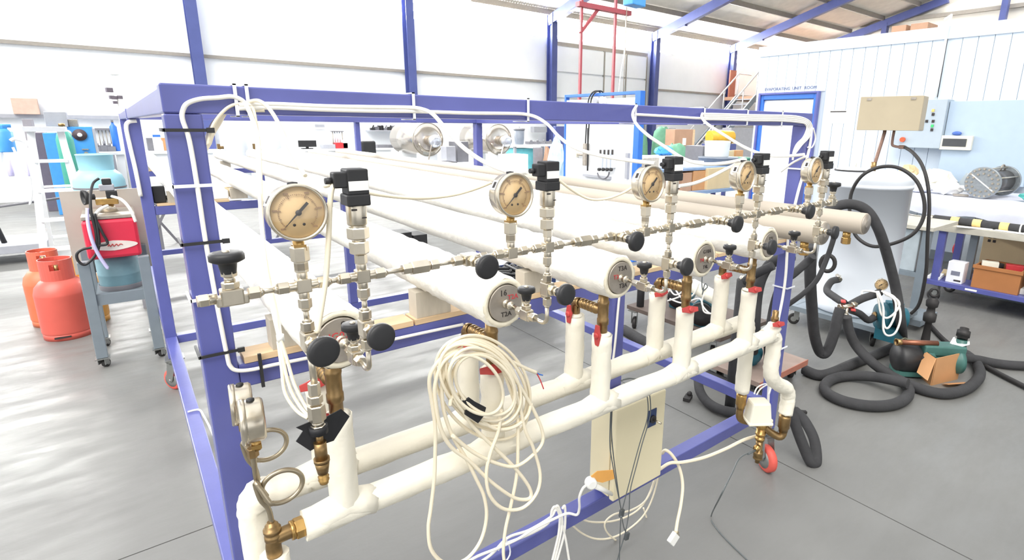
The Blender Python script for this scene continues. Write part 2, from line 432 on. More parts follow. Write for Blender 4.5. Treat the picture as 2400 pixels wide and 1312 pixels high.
def castor(x, y, ang, parent):
    pl = part(MB().box((x - .05, y - .05, .206), (x + .05, y + .05, .214)), 'castor_plate', castgrey, parent, bevel=.002)
    d = V((math.cos(ang), math.sin(ang), 0)); n = V((-d.y, d.x, 0)); c = V((x, y, .065)) + d * .03
    f = MB()
    f.cyl((x, y, .175), (x, y, .206), .035)
    for s in (-1, 1):
        o = n * .026 * s
        f.prism([V((x, y, .185)) - d * .035 + o, V((x, y, .185)) + d * .03 + o, c + d * .02 + o + V((0, 0, .02)), c + o - V((0, 0, .015)), c - d * .02 + o], n * .004 * s)
    f.obox(V((x, y, .183)), d * .035, n * .03, V((0, 0, .004)))
    f.cyl(c - n * .034, c + n * .034, .008, n=10)
    part(f, 'castor_fork', castgrey, pl)
    w = MB().lathe(c - n * .02, n, [(0, .045), (.002, .058), (.008, .065), (.032, .065), (.038, .058), (.04, .045)], 28)
    part(w, 'castor_wheel', redwheel, pl)
    part(MB().lathe(c - n * .022, n, [(0, .018), (0, .044), (.004, .045), (.04, .045), (.044, .044), (.044, .018)], 24), 'wheel_hub', castgrey, pl)
for y in ROWS:
    castor((XL0 + XL1) / 2, y + PD / 2, 2.2 if y > 2 else -1.2, fr)
    castor((XR0 + XR1) / 2, y + PD / 2, -2.0, fr)
castor((XM0 + XM1) / 2, ROWS[1] + PD / 2, 2.0, fr)
part(MB().box((XM0, ROWS[1], .215), (XM1, ROWS[1] + PD, .3015)), 'post', blue, fr, bevel=B)

# plywood strips and blocks on the pipe rails
PX = [.241 + .316 * i for i in range(7)]
PZ = 1.262; PR = .052; BR = .040; PY0, PY1 = .858, 6.98
STN = ['first', 'second', 'third', 'fourth', 'fifth', 'sixth', 'seventh']
for r, y in enumerate(ROWS):
    for k, (a, b) in enumerate(((XL1 + .012, .5), (.505, 1.15), (1.16, 1.7), (1.71, XR0 - .02))):
        if r == 0 or k in (0, 2):
            solo(MB().box((a, y + .001, 1.1325), (b, y + .06, 1.1455)), 'plywood_strip', ply,
                 'thin plywood strip on the %s pipe rail, %s from the left' % (['front', 'middle', 'far'][r], STN[k]), 'wood strip', group='plywood strips on the pipe rails')
    for i in range(7):
        rr = PR if i < 5 else BR
        zt = PZ - rr + .0005
        b = MB().box((PX[i] - .045, y + .006, 1.146), (PX[i] + .045, y + .05, zt))
        if i < 7:
            solo(b, 'wooden_block', woodblk, 'grey wooden block under the %s pipe on the %s rail' % (STN[i], ['front', 'middle', 'far'][r]), 'wood block', group='wooden blocks under the pipes')

# the pipes
def wrap_pipe(i):
    x = PX[i]; rnd = random.Random(i)
    mb = MB(); n = 28; rings = []
    ys = [PY0] + [PY0 + .004] + [PY0 + .012 + .02 * k for k in range(26)]
    while ys[-1] < PY1 - .1: ys.append(ys[-1] + .14)
    ys.append(PY1)
    for q, y in enumerate(ys):
        o = len(mb.v); rings.append(o)
        for k in range(n):
            a = 2 * math.pi * k / n
            w = .0022 if y < PY0 + .55 else .0012
            rr = PR * (.93 if q == 0 else (.975 if q == 1 else 1)) + rnd.uniform(-w, w) + .0012 * math.sin(q * 1.9 + k)
            mb.v.append(V((x + rr * math.cos(a), y, PZ + rr * math.sin(a))))
    for q in range(len(ys) - 1):
        for k in range(n):
            k2 = (k + 1) % n
            mb.f.append([rings[q] + k, rings[q + 1] + k, rings[q + 1] + k2, rings[q] + k2]); mb.sm.append(True); mb.mi.append(0)
    mb.f.append([rings[-1] + k for k in range(n)]); mb.sm.append(False); mb.mi.append(0)
    return mb
marks = [[('9', ink, .006, .024, .02), ('NG03-', redink, -.004, .008, .017)],
         [('16', ink, -.006, .022, .017), ('T2A', redink, .016, .011, .014), ('T2A', ink, .0, -.022, .014)],
         [('T3A', ink, .004, .022, .016), ('T3', redink, -.016, .004, .015), ('T3A', ink, .008, -.02, .015)],
         [('G18A', ink, .004, .02, .014), ('T4', redink, -.016, -.002, .014), ('T4L', ink, .002, -.022, .013)],
         [('T71', ink, .0, .018, .014)]]
plab = ['white lagged pipe with end plate marked 9, nearest the left blue post', 'white lagged pipe with end plate marked 16 and T2A',
        'white lagged pipe with end plate marked T3A', 'white lagged pipe with end plate marked G18A', 'white lagged pipe beside the bare pipes, its end near the right post']
for i in range(5):
    p = thing('lagged_pipe', plab[i], 'pipe', (PX[i], 3.9, PZ - PR), 'white lagged pipes on the blue frame')
    part(wrap_pipe(i), 'lagging', canvas, p)
    ring = MB().lathe((PX[i], PY0 + .002, PZ), (0, -1, 0), [(0, PR * .955), (.003, PR * .9), (.004, .040), (-.004, .0385)], 32, cap=False)
    part(ring, 'lagging_end', canvas_end, p)
    part(MB().lathe((PX[i], PY0 + .006, PZ), (0, -1, 0), [(0, .0375), (.009, .0375), (.010, .0365)], 32, jitter=.006), 'end_plate', steel_d, p)
    ns = MB().lathe((PX[i], PY0 - .003, PZ), (0, -1, 0), [(0, .009), (.004, .009), (.004, .0065), (.012, .0065), (.012, .0085), (.020, .0085), (.020, .004), (.03, .004)], 14)
    part(ns, 'nozzle', steel, p)
    for (t, mm, dx, dz, s) in marks[i]:
        text(t, (PX[i] + dx, PY0 - .0045, PZ + dz), (1, 0, 0), (0, 0, 1), s, mm, p, 'marking', depth=.0003)
for i in (5, 6):
    p = thing('bare_pipe', 'bare grey-beige pipe, %s' % ('left one of the two beside the right post' if i == 5 else 'right one of the two, reaching past the right post'), 'pipe', (PX[i], 3.9, PZ - BR), 'bare pipes at the right of the frame')
    part(MB().lathe((PX[i], PY0 - .012, PZ), (0, 1, 0), [(0, BR * .96), (.003, BR), (1.5, BR), (3.5, BR), (PY1 - PY0, BR)], 32), 'pipe_tube', barepipe, p)
    part(MB().lathe((PX[i], PY0 - .009, PZ), (0, -1, 0), [(0, BR * .9), (.006, BR * .9), (.006, .012), (.008, .012)], 28), 'end_plate', steel_d, p)
    part(MB().cyl((PX[i] + .0, PY0 + .05, PZ - BR + .004), (PX[i], PY0 + .05, PZ - BR - .025), .014, n=14).hexn((PX[i], PY0 + .05, PZ - BR - .02), (PX[i], PY0 + .05, PZ - BR - .045), .017), 'drain_stub', brass_b, p)

# ------------------------------------------------------------------ tube manifold with valves, gauges and transmitters
YM, ZM, TR = .713, 1.402, .0036
SX = [.236 + .3138 * i for i in range(5)]
man = thing('tube_manifold', 'stainless steel tube line with compression fittings running in front of the pipe ends', 'manifold', (.85, YM, ZM - .14), None)
def nut(p, d, r=.0082, L=.013): # compression nut part
    p, d = V(p), V(d).normalized()
    part(MB().hexn(p - d * L / 2, p + d * L / 2, r).cyl(p + d * L / 2, p + d * (L / 2 + .004), r * .78, r * .55, n=10), 'compression_nut', steel, man)
def tubep(pts, r=TR): part(MB().tube(pts, r, 10), 'tube', steel, man)
ex, ez, ey = V((1, 0, 0)), V((0, 0, 1)), V((0, 1, 0))
def cross(x, down=True):
    c = V((x, YM, ZM)); mb = MB()
    mb.obox(c, ex * .009, ey * .0075, ez * .009)
    for d in (ex, -ex, ez) + ((-ez,) if down else ()):
        mb.cyl(c + d * .006, c + d * .019, .0065, n=12)
    part(mb, 'cross_fitting' if down else 'tee_fitting', steel, man, bevel=.0015)
    for d in (ex, -ex, ez) + ((-ez,) if down else ()): nut(c + d * .0235, d)
def knob(mb, c, d, r=.0185):
    c, d = V(c), V(d).normalized()
    mb.lathe(c, d, [(-.016, .008), (-.010, .009), (-.004, .010), (-.002, r * .8), (.0, r), (.006, r), (.0085, r * .93), (.0095, r * .7), (.0095, .0)], 26, cap=False)
def valve(name, c, kd, thru, label, kn=.044, kr=.0185):
    """needle valve: c body centre, kd direction of the hand wheel, thru direction of flow"""
    c, kd, thru = V(c), V(kd).normalized(), V(thru).normalized(); s = kd.cross(thru)
    v = thing('needle_valve', label, 'valve', c, 'needle valves with black hand wheels')
    b = MB().obox(c, kd * .010, thru * .012, s * .0085).obox(c - kd * .004, kd * .006, thru * .017, s * .007)
    part(b, 'valve_body', steel, v, bevel=.002)
    part(MB().hexn(c + kd * .010, c + kd * .018, .0095).cyl(c + kd * .018, c + kd * .025, .006, n=12).hexn(c + kd * .024, c + kd * .032, .0085), 'bonnet', steel, v)
    k = MB(); knob(k, c + kd * kn, kd, kr)
    part(k, 'hand_wheel', black, v)
    if kd.z > .5: part(MB().lathe(c + kd * (kn + .0092), kd, [(0, .004), (.002, .004), (.003, .0)], 10, cap=False), 'wheel_screw', steel, v)
    return v
# left end
valve('v', (.083, YM, ZM), ez, ex, 'needle valve with upright black hand wheel at the left end of the tube line')
part(MB().cyl((.048, YM, ZM), (.068, YM, ZM), .0065, n=12).hexn((.050, YM, ZM), (.060, YM, ZM), .008), 'end_nipple', steel, man)
nut((.106, YM, ZM), ex)
for i in range(5):
    s = SX[i]; g = s - .0745
    cross(s, True); cross(g, i == 0)
    tubep([(g + .026, YM, ZM), (s - .026, YM, ZM)])
    if i == 0:
        tubep([(.108, YM, ZM), (g - .026, YM, ZM)])
    else:
        p0 = SX[i - 1]; u = s - .233; vx = s - .150
        tubep([(p0 + .026, YM, ZM), (u - .02, YM, ZM)])
        nut((u - .018, YM, ZM), ex)
        part(MB().hexn((u - .012, YM, ZM), (u + .014, YM, ZM), .0105).hexn((u + .002, YM, ZM), (u + .016, YM, ZM), .0088), 'union', steel, man)
        nut((u + .024, YM, ZM), -ex)
        tubep([(u + .026, YM, ZM), (vx - .02, YM, ZM)])
        nut((vx - .022, YM, ZM), ex); nut((vx + .023, YM, ZM), -ex)
        valve('v', (vx, YM, ZM), V((.05, -1, -.06)), ex, 'needle valve on the tube line, its black hand wheel facing front, before the %s gauge' % STN[i])
        tubep([(vx + .02, YM, ZM), (g - .024, YM, ZM)])
    # drop leg to the pipe end
    tubep([(s, YM, ZM - .026), (s, YM, ZM - .058)])
    nut((s, YM, ZM - .055), ez)
    valve('v', (s, YM, ZM - .074), V((.06, -1, .02)), ez, 'needle valve on the drop leg of the %s station, wheel facing front' % STN[i])
    nut((s, YM, ZM - .097), -ez)
    px = PX[i]
    a = [V((s, YM, ZM - .10)), V((s, YM, PZ + .012))]
    bend = [V((s, YM + .018 - .018 * math.cos(t), PZ + .012 - .012 * math.sin(t))) for t in [math.pi / 2 * k / 6 for k in range(1, 7)]]
    tubep(a + bend + [V((s + (px - s) * .3, YM + .04, PZ))])
    vc = V((s + (px - s) * .5, YM + .067, PZ))
    nut((vc.x, vc.y - .0215, PZ), ey); nut((vc.x, vc.y + .0215, PZ), -ey)
    valve('v', vc, ez, ey, 'needle valve with upright wheel at the end plate of the %s pipe' % STN[i], kr=.0165, kn=.043)
    tubep([(vc.x, vc.y + .02, PZ), (px, PY0 - .03, PZ)], .0045)
xe = SX[4] + .062
tubep([(SX[4] + .026, YM, ZM), (xe - .018, YM, ZM)]); nut((xe - .021, YM, ZM), ex)
valve('v', (xe, YM, ZM), ez, ex, 'needle valve with upright black hand wheel at the right end of the tube line', kn=.046)
part(MB().cyl((xe + .014, YM, ZM), (xe + .026, YM, ZM), .006, n=12).hexn((xe + .016, YM, ZM), (xe + .024, YM, ZM), .008), 'end_nipple', steel, man)

def gauge(c, f, dn, label, R=.0345, depth=.028, stem=.022, group='pressure gauges on the tube line', needle=225, back=False):
    """round dial gauge: c centre of the dial, f facing direction, dn direction of the stem"""
    c, f, dn = V(c), V(f).normalized(), V(dn).normalized(); u = -dn; rt = u.cross(f)
    if rt.length < .1: rt = V((1, 0, 0))
    rt = (u.cross(f)).normalized()
    g = thing('pressure_gauge', label, 'gauge', c + dn * (R + stem), group)
    part(MB().lathe(c - f * depth, f, [(0, .0), (0, R * .86), (.003, R * .93), (.004, R * .95), (depth - .006, R * .95)], 40, cap=False), 'case', steel, g)
    part(MB().lathe(c - f * .007, f, [(0, R * .94), (0, R), (.005, R * 1.01), (.008, R), (.0095, R * .95), (.009, R * .9), (.005, R * .87)], 40, cap=False), 'bezel', steel, g)
    dl = part(MB().lathe(c - f * .004, f, [(0, R * .9), (.002, R * .9), (.0022, 0)], 40, cap=False), 'dial', dialtan, g)
    tk = MB()
    for k in range(51):
        a = math.radians(225 - 270 * k / 50); d = rt * math.cos(a) + u * math.sin(a); l = .10 if k % 10 == 0 else (.07 if k % 5 == 0 else .04)
        t = d.cross(f)
        tk.obox(c - f * .0012 + d * R * (.66 - l / 2), d * R * l / 2, t * R * (.010 if k % 10 else .016), f * .0003)
    for k in range(6):
        a = math.radians(225 - 270 * k / 5); d = rt * math.cos(a) + u * math.sin(a)
        tk.obox(c - f * .0012 + d * R * .75, rt * R * .075, u * R * .03, f * .0003)
    part(tk, 'scale_marks', mat('faded_scale_ink', (150, 120, 90), .6), dl)
    dots = MB()
    for s in (-1, 1): dots.lathe(c - f * .0016 + rt * R * .16 * s - u * R * .42, f, [(0, R * .05), (.0006, R * .05), (.0006, 0)], 12, cap=False)
    part(dots, 'screw_dots', ink, dl)
    a = math.radians(needle); d = rt * math.cos(a) + u * math.sin(a); t = d.cross(f)
    nd = MB().prism([c + f * .0002 + d * R * .74, c + f * .0002 + t * R * .03 + d * R * .1, c + f * .0002 - d * R * .1 + t * R * .03, c + f * .0002 - d * R * .1 - t * R * .03, c + f * .0002 - t * R * .03 + d * R * .1], f * .0006)
    nd.obox(c + f * .0005 - d * R * .27, d * R * .2, t * R * .05, f * .0004)
    nd.lathe(c, f, [(0, R * .1), (.0015, R * .1), (.0018, 0)], 14, cap=False)
    part(nd, 'pointer', ink, g)
    part(MB().lathe(c + f * .0012, f, [(0, R * .885), (.0008, R * .7), (.001, 0)], 32, cap=False), 'glass', glass, g)
    sc = c - f * depth * .5
    part(MB().cyl(sc + dn * R * .9, sc + dn * (R + stem), .0068, n=14).obox(sc + dn * (R + stem * .55), rt * .0072, f * .0072, dn * stem * .22), 'stem', brass_b, g)
    lb = MB()
    for q, (o_, w_) in enumerate(((0, 1),)):
        an = math.radians(150); dd = rt * math.cos(an) + u * math.sin(an)
        t = dd.cross(f)
        lb.obox(c - f * depth * .5 + dd * R * .953, f * .007, t * .008, dd * .0006)
    lp = part(lb, 'side_label', whiteplastic, g)
    part(MB().obox(c - f * depth * .5 + dd * R * .975, f * .003, t * .005, dd * .0003), 'label_print', ink, lp)
    part(MB().lathe(c - f * depth * .5 + u * R * .94, u, [(0, .006), (.003, .006), (.004, 0)], 12, cap=False), 'fill_plug', blacktape, g)
    return g

def transmitter(s, label, side=-1):
    b = V((s - .001, YM, ZM))
    t = thing('pressure_transmitter', label, 'pressure sensor', b + ez * .032, 'pressure transmitters on the tube line')
    part(MB().hexn(b + ez * .031, b + ez * .048, .0125), 'adapter_nut', steel, t)
    part(MB().cyl(b + ez * .047, b + ez * .052, .009, n=14).hexn(b + ez * .051, b + ez * .067, .0142).cyl(b + ez * .066, b + ez * .070, .0115, n=16), 'hex_base', steel, t)
    bd = part(MB().lathe(b, ez, [(.070, .0125), (.072, .013), (.096, .013), (.098, .012)], 22), 'sensor_body', steel, t)
    pm = MB()
    for k in range(3): pm.lathe(b, ez, [(.074 + k * .006, .0131), (.0755 + k * .006, .0131)], 22, cap=False)
    pm2 = MB()
    pm2.obox(b + ez * .091 + V((-.006, -.0118, 0)), ex * .004, ez * .0012, ey * .0008)
    pm2.obox(b + ez * .080 + V((.005, -.012, 0)), ex * .0035, ez * .0008, ey * .0007)
    part(pm2, 'print', ink, bd)
    hd = part(MB().obox(b + ez * .103, ex * .015, ey * .015, ez * .0075), 'connector_base', black, t, bevel=.002)
    part(MB().obox(b + ez * .126 + ex * .001, ex * .0135, ey * .0135, ez * .0165).obox(b + ez * .129 + ex * .016 * side - ey * .002, ex * .012, ey * .0085, ez * .010), 'connector_plug', black, t, bevel=.002)
    part(MB().obox(b + ez * .1215 + ex * .001 - ey * .0135, ex * .0125, ey * .0005, ez * .006).obox(b + ez * .1215 + ex * .0145, ex * .0005, ey * .0105, ez * .006), 'white_label', whiteplastic, t)
    part(MB().cyl(b + ez * .128 + ex * .027 * side, b + ez * .128 + ex * .036 * side, .0045, .004, n=12), 'cable_gland', black, t)
    return t
GL = ['pressure gauge at the left end of the tube line, largest tan dial in front', 'second gauge from the left with tan dial, before the pipe marked T3A',
      'third gauge from the left with tan dial on the tube line', 'fourth gauge from the left with tan dial on the tube line', 'fifth and rightmost gauge of the tube line, smallest dial by the right post']
for i in range(5):
    g = SX[i] - .0745
    nut((g, YM, ZM + .026), ez)
    part(MB().hexn((g, YM, ZM + .031), (g, YM, ZM + .05), .011).cyl((g, YM, ZM + .028), (g, YM, ZM + .032), .0065, n=12), 'gauge_adapter', steel, man)
    gauge((g, YM - .014, ZM + .0935), V((.02, -1, .03)), -ez, GL[i], stem=.018)
    transmitter(SX[i], 'black-capped pressure transmitter beside the %s gauge from the left' % STN[i])

# drain branch under the first gauge
dx = SX[0] - .0745
tubep([(dx, YM, ZM - .026), (dx, YM, ZM - .056)]); nut((dx, YM, ZM - .055), ez)
valve('v', (dx, YM, ZM - .074), V((.1, -1, -.02)), ez, 'needle valve on the drain branch under the first gauge, wheel facing front', kr=.0195)
dr = thing('drain_coupling', 'drain tube with hose coupling and black tape hanging below the first gauge', 'coupling', (dx, YM, 1.116))
dp = part(MB().tube([(dx, YM, ZM - .087), (dx + .001, YM, ZM - .14)], .0046, 10), 'tube', steel, dr)
part(MB().hexn((dx, YM, 1.268), (dx, YM, 1.250), .0078).hexn((dx, YM, 1.250), (dx, YM, 1.238), .0095).hexn((dx, YM, 1.236), (dx, YM, 1.212), .0112).cyl((dx, YM, 1.212), (dx, YM, 1.206), .008, n=14).hexn((dx, YM, 1.206), (dx, YM, 1.192), .0098), 'adapter_nuts', steel, dr)
part(MB().cyl((dx, YM, 1.192), (dx, YM, 1.178), .005, n=10).cyl((dx, YM, 1.18), (dx, YM, 1.155), .0082, n=16).cyl((dx, YM, 1.155), (dx, YM, 1.150), .0105, n=16).cyl((dx, YM, 1.149), (dx, YM, 1.132), .0098, .007, n=16), 'coupling_body', brass, dr)
part(MB().lathe((dx, YM, 1.132), -ez, [(0, .006), (.004, .006), (.005, .0075), (.009, .006), (.010, .0075), (.014, .006), (.016, .006), (.016, .004), (.006, .004)], 16, cap=False), 'hose_tail', brass_b, dr)
tp = MB()
tp.prism([(dx - .004, YM + .006, 1.206), (dx + .035, YM + .012, 1.212), (dx + .046, YM + .014, 1.196), (dx + .02, YM + .008, 1.17), (dx - .006, YM + .004, 1.172)], (0, .0015, 0))
tp.prism([(dx - .004, YM + .004, 1.212), (dx - .026, YM + .006, 1.208), (dx - .018, YM + .006, 1.20), (dx - .028, YM + .006, 1.188), (dx - .012, YM + .005, 1.168), (dx, YM + .004, 1.172)], (0, .0015, 0))
tp.cyl((dx, YM, 1.205), (dx, YM, 1.194), .0122, n=14)
part(tp, 'black_tape', blacktape, dr)

# ------------------------------------------------------------------ brass tees, risers and the two lagged headers
YF, YB, ZF, ZB, HR = .905, 1.008, .918, .938, .0262
RX = [PX[i] - .004 for i in range(5)]
def redlever(mb_parent, c, axis, up, L=.026, name='red_lever'):
    c, a, u = V(c), V(axis).normalized(), V(up).normalized(); n = a.cross(u)
    mb = MB().prism([c + u * L + n * .006, c + u * L * .5 + n * .008, c + n * .011, c - u * L * .5 + n * .008, c - u * L + n * .006, c - u * L - n * .006, c - u * L * .5 - n * .008, c - n * .011, c + u * L * .5 - n * .008, c + u * L - n * .006], a * .005)
    mb.lathe(c - a * .006, a, [(0, .006), (.006, .0075), (.014, .0075), (.016, .004)], 12)
    return part(mb, name, redplastic, mb_parent, bevel=.001)
up_dir = [ez, V((-.9, -.2, .25)), ez, V((-.95, 0, .3)), V((-.95, 0, .3))]
for i in range(5):
    x = RX[i]
    t = thing('brass_tee', 'brass tee with red ball valves under the %s white pipe' % STN[i], 'pipe fitting', (x, YF, 1.10), 'brass tees under the pipe ends')
    part(MB().lathe((x, YF, 1.213), -ez, [(0, .0125), (.018, .0125), (.02, .0145), (.026, .0145), (.03, .0135), (.062, .0132), (.064, .0145), (.078, .0145), (.08, .012), (.112, .012)], 20), 'tee_body', brass, t)
    pr = [(0.006, .011), (.02, .011)]
    for k in range(5): pr += [(.022 + k * .012, .0135), (.028 + k * .012, .0135), (.030 + k * .012, .0112), (.033 + k * .012, .0112)]
    part(MB().lathe((x, YF, 1.168), ey, pr, 18), 'branch', brass, t)
    part(MB().tube([(x, YB - .02, 1.168), (x, YB - .006, 1.166), (x, YB, 1.158), (x, YB, 1.12)], .0125, 14), 'elbow', brass, t)
    redlever(t, *(((x - .02, YF - .006, 1.112), -ex, ez) if i in (0, 2) else ((x - .012, YF - .024, 1.116), V((-.15, -.92, .35)), V((-.96, .1, .1)))), L=.026 if i in (0, 2) else .03)
    redlever(t, *(((x - .022, YB - .004, 1.138), -ex, ez) if i == 2 else ((x - .014, YB - .024, 1.138), V((-.2, -.92, .3)), V((-.96, .1, -.1)))), L=.024)

def bumpy(pts, r, seedv, n=18, amp=.0016):
    rnd = random.Random(seedv); mb = MB(); mb.tube(pts, r, n)
    for q in range(len(mb.v)): mb.v[q] = mb.v[q] + V((rnd.uniform(-amp, amp), rnd.uniform(-amp, amp), rnd.uniform(-amp, amp)))
    return mb
def seg(a, b, k=10): a, b = V(a), V(b); return [a + (b - a) * i / k for i in range(k + 1)]
def lagged(name, label, y, z, x0, x1, extra):
    h = thing(name, label, 'pipe', ((x0 + x1) / 2, y, z - .03))
    part(bumpy(seg((x0, y, z), (x1, y, z), 40), HR, int(y * 100)), 'header_pipe', paint_pipe, h)
    for i in range(5):
        zt = 1.108 if y < .95 else 1.128
        rn = random.Random(i + int(z * 1000))
        pts = [V((RX[i] + rn.uniform(-.001, .001), y, z - .005 + (zt - z + .005) * k / 9)) for k in range(10)]
        part(bumpy(pts, .0248, i * 7 + 3).tube([pts[-1], pts[-1] + ez * .004, pts[-1] + ez * .007], .0235, 18, rfun=lambda q: 1 - .55 * q), 'riser', paint_pipe, h)
        part(bumpy([(RX[i] - .05, y, z - .001), (RX[i] - .02, y, z + .006), (RX[i], y, z + .012), (RX[i] + .02, y, z + .006), (RX[i] + .05, y, z - .001)], .0268, i + 50), 'tee_lagging', paint_pipe, h)
    for nm, pts, rr in extra:
        part(bumpy(pts, rr, len(pts)), nm, paint_pipe, h)
    return h
fb = cr([(1.655, YF, ZF), (1.678, YF, ZF - .008), (1.689, YF, ZF - .035), (1.688, YF, .82), (1.690, YF, .775), (1.715, YF, .735), (1.765, YF, .70), (1.81, YF, .675), (1.832, YF, .645), (1.836, YF, .61), (1.832, YF, .565)], 5)
hf = lagged('front_header', 'front white lagged header pipe with five risers and an S bend at right', YF, ZF, .165, 1.665, [('end_bend', fb, .026)])
bl = cr([(.20, YB, ZB), (.145, YB, ZB), (.118, YB, ZB + .006), (.106, YB, ZB - .012), (.104, YB, ZB - .05), (.104, YB, .70), (.106, YB, .37)], 5)
brb = cr([(1.64, YB, ZB), (1.672, YB, ZB - .006), (1.684, YB, ZB - .035), (1.688, YB, .86), (1.69, YB, .76), (1.692, YB, .655)], 5)
hb = lagged('back_header', 'rear white lagged header pipe with five risers, dropping down at both ends', YB, ZB, .19, 1.65, [('left_drop', bl, .0265), ('right_drop', brb, .0262)])
part(MB().lathe((1.676, YF, ZF + .018), ez, [(0, .013), (.012, .013), (.013, .011), (.03, .011), (.031, .013), (.043, .013), (.046, .0105), (.066, .0105), (.066, .008), (.05, .008)], 18, cap=False), 'vent_fitting', brass, hf)
redlever(hf, (1.660, YF - .022, ZF + .046), V((-.15, -.92, .35)), V((-.96, .1, .1)), L=.03)
part(bumpy([(1.62, YF, ZF + .004), (1.65, YF, ZF + .012), (1.672, YF, ZF + .022), (1.68, YF, ZF + .03)], .0235, 5), 'end_lagging', paint_pipe, hf)

# left end: elbow, siphons and two gauges facing left
lc = thing('left_drop_pipe', 'white lagged vertical pipe below the brass elbow at the bottom left corner', 'pipe', (.116, YF, .36))
part(bumpy(seg((.116, YF, .362), (.114, YF, .885), 20), .0235, 77), 'lagging', paint_pipe, lc)
el = thing('brass_elbow', 'brass elbow with union nut joining the front header to its drop pipe, bottom left', 'pipe fitting', (.116, YF, .885))
part(MB().tube(cr([(.115, YF, .885), (.115, YF, .905), (.119, YF, .916), (.132, YF, ZF), (.146, YF, ZF)], 4), .0125, 16), 'elbow_body', brass, el)
part(MB().cyl((.143, YF, ZF), (.149, YF, ZF), .0165, n=18).hexn((.149, YF, ZF), (.166, YF, ZF), .018), 'union_nut', brass_b, el)
part(MB().lathe((.116, YF, .917), ez, [(0, .0135), (.008, .0135), (.009, .012), (.014, .012), (.015, .014), (.020, .014), (.021, .0105), (.027, .0105), (.028, .008), (.033, .0065)], 18), 'top_bush', brass, el)
def siphon(x, y, z0, zt, label, zc, gx):
    g = thing('siphon_tube', label, 'tube', (x, y, z0))
    pts = [(x, y, z0), (x - .002, y, z0 + .03), (x - .012, y, z0 + .055), (x - .016, y - .004, z0 + .09)]
    loop = []
    c = V((x + .022, y - .012, zc)); R_ = .026
    for k in range(0, 22):
        a = math.radians(215 + 360 * k / 21)
        loop.append(c + V((R_ * 1.15 * math.cos(a), -.006 + .018 * k / 21, R_ * math.sin(a))))
    pts += loop + [(x - .012, y + .006, zc + .012), (gx, y + .004, zt - .02), (gx, y, zt)]
    part(MB().tube(cr(pts, 4), .0042, 10), 'tube', mat('dull_brass_tube', (168, 156, 134), .32, .9, var=.12, scale=30), g)
    part(MB().hexn((gx, y, zt - .004), (gx, y, zt + .012), .0085), 'union_nut', brass, g)
    return g
siphon(.117, YF, .945, 1.083, 'coiled siphon tube from the brass elbow up to the nearer left gauge', 1.015, .104)
siphon(.118, YB, .965, 1.078, 'coiled siphon tube rising behind to the farther left gauge', 1.04, .108)
gauge((.094, YF, 1.143), V((-1, .10, .02)), -ez, 'nearer of the two steel gauges facing left at the left post', depth=.032, stem=.016, group='gauges on siphon tubes at the left post', R=.036)
gauge((.094, YB, 1.128), V((-1, .10, .02)), -ez, 'farther of the two steel gauges facing left at the left post', depth=.032, stem=.014, group='gauges on siphon tubes at the left post', R=.036)

# motorised valve at the right end
mv = thing('motorised_valve', 'brass three-way valve with a white motor box between the two drop pipes', 'valve', (1.76, .955, .38))
A0, A1 = V((1.692, YB, .655)), V((1.832, YF, .565))
part(MB().lathe(A0 + ez * .004, -ez, [(0, .014), (.012, .014), (.012, .018), (.02, .019), (.055, .019), (.06, .016), (.075, .0145)], 20), 'left_union', brass_b, mv)
part(MB().lathe(A1 + ez * .004, -ez, [(0, .016), (.012, .016), (.012, .0205), (.02, .0215), (.062, .0215), (.066, .018), (.08, .0165)], 20), 'right_union', brass, mv)
vc = V((1.765, .957, .515))
part(MB().tube(cr([A0 - ez * .068, A0 - ez * .10, A0 + V((.012, -.006, -.118)), vc + V((-.03, .022, .012)), vc], 4), .0135, 14), 'left_elbow', brass, mv)
part(MB().tube(cr([A1 - ez * .07, A1 - ez * .088, A1 + V((-.012, .008, -.098)), vc + V((.03, -.02, -.03)), vc], 4), .0145, 14), 'right_elbow', brass, mv)
part(MB().sphere(vc, .021).lathe(vc, -ez, [(0, .016), (.03, .016), (.031, .019), (.04, .019), (.041, .014), (.05, .014), (.051, .0175), (.062, .0175)], 18), 'valve_body', brass_b, mv)
part(MB().lathe(vc - ez * .06, -ez, [(0, .013), (.05, .013), (.051, .017), (.056, .018), (.07, .018), (.072, .016), (.078, .018), (.082, .018), (.084, .009), (.1, .009)], 18), 'drain_leg', brass, mv)
part(MB().lathe(vc - ez * .085, V((-1, -.25, .02)), [(.005, .009), (.022, .009), (.022, .0125), (.033, .0125), (.034, .006), (.045, .006)], 14), 'sensor_boss', brass_b, mv)
ac = at(1777, 962, Y=.955); n1, n2 = V((.82, -.57, 0)), V((.57, .82, 0))
hx, hy, hz = .043, .036, .042
P8 = lambda sx, sy, sz, k: ac + n1 * hx * sx * k + n2 * hy * sy * k + ez * hz * sz
mb = MB().add([P8(-1, -1, -1, 1), P8(1, -1, -1, 1), P8(1, 1, -1, 1), P8(-1, 1, -1, 1), P8(-1, -1, 1, .78), P8(1, -1, 1, .78), P8(1, 1, 1, .78), P8(-1, 1, 1, .78)],
              [(0, 3, 2, 1), (4, 5, 6, 7), (0, 1, 5, 4), (1, 2, 6, 5), (2, 3, 7, 6), (3, 0, 4, 7)])
part(mb, 'motor_box', casewhite, mv, bevel=.007)
part(MB().obox(ac - ez * (hz - .004), n1 * hx * 1.06, n2 * hy * 1.06, ez * .005), 'box_flange', casewhite, mv, bevel=.003)
part(MB().cyl(vc + ez * .015, ac - ez * hz, .012, n=12), 'stem', brass, mv)

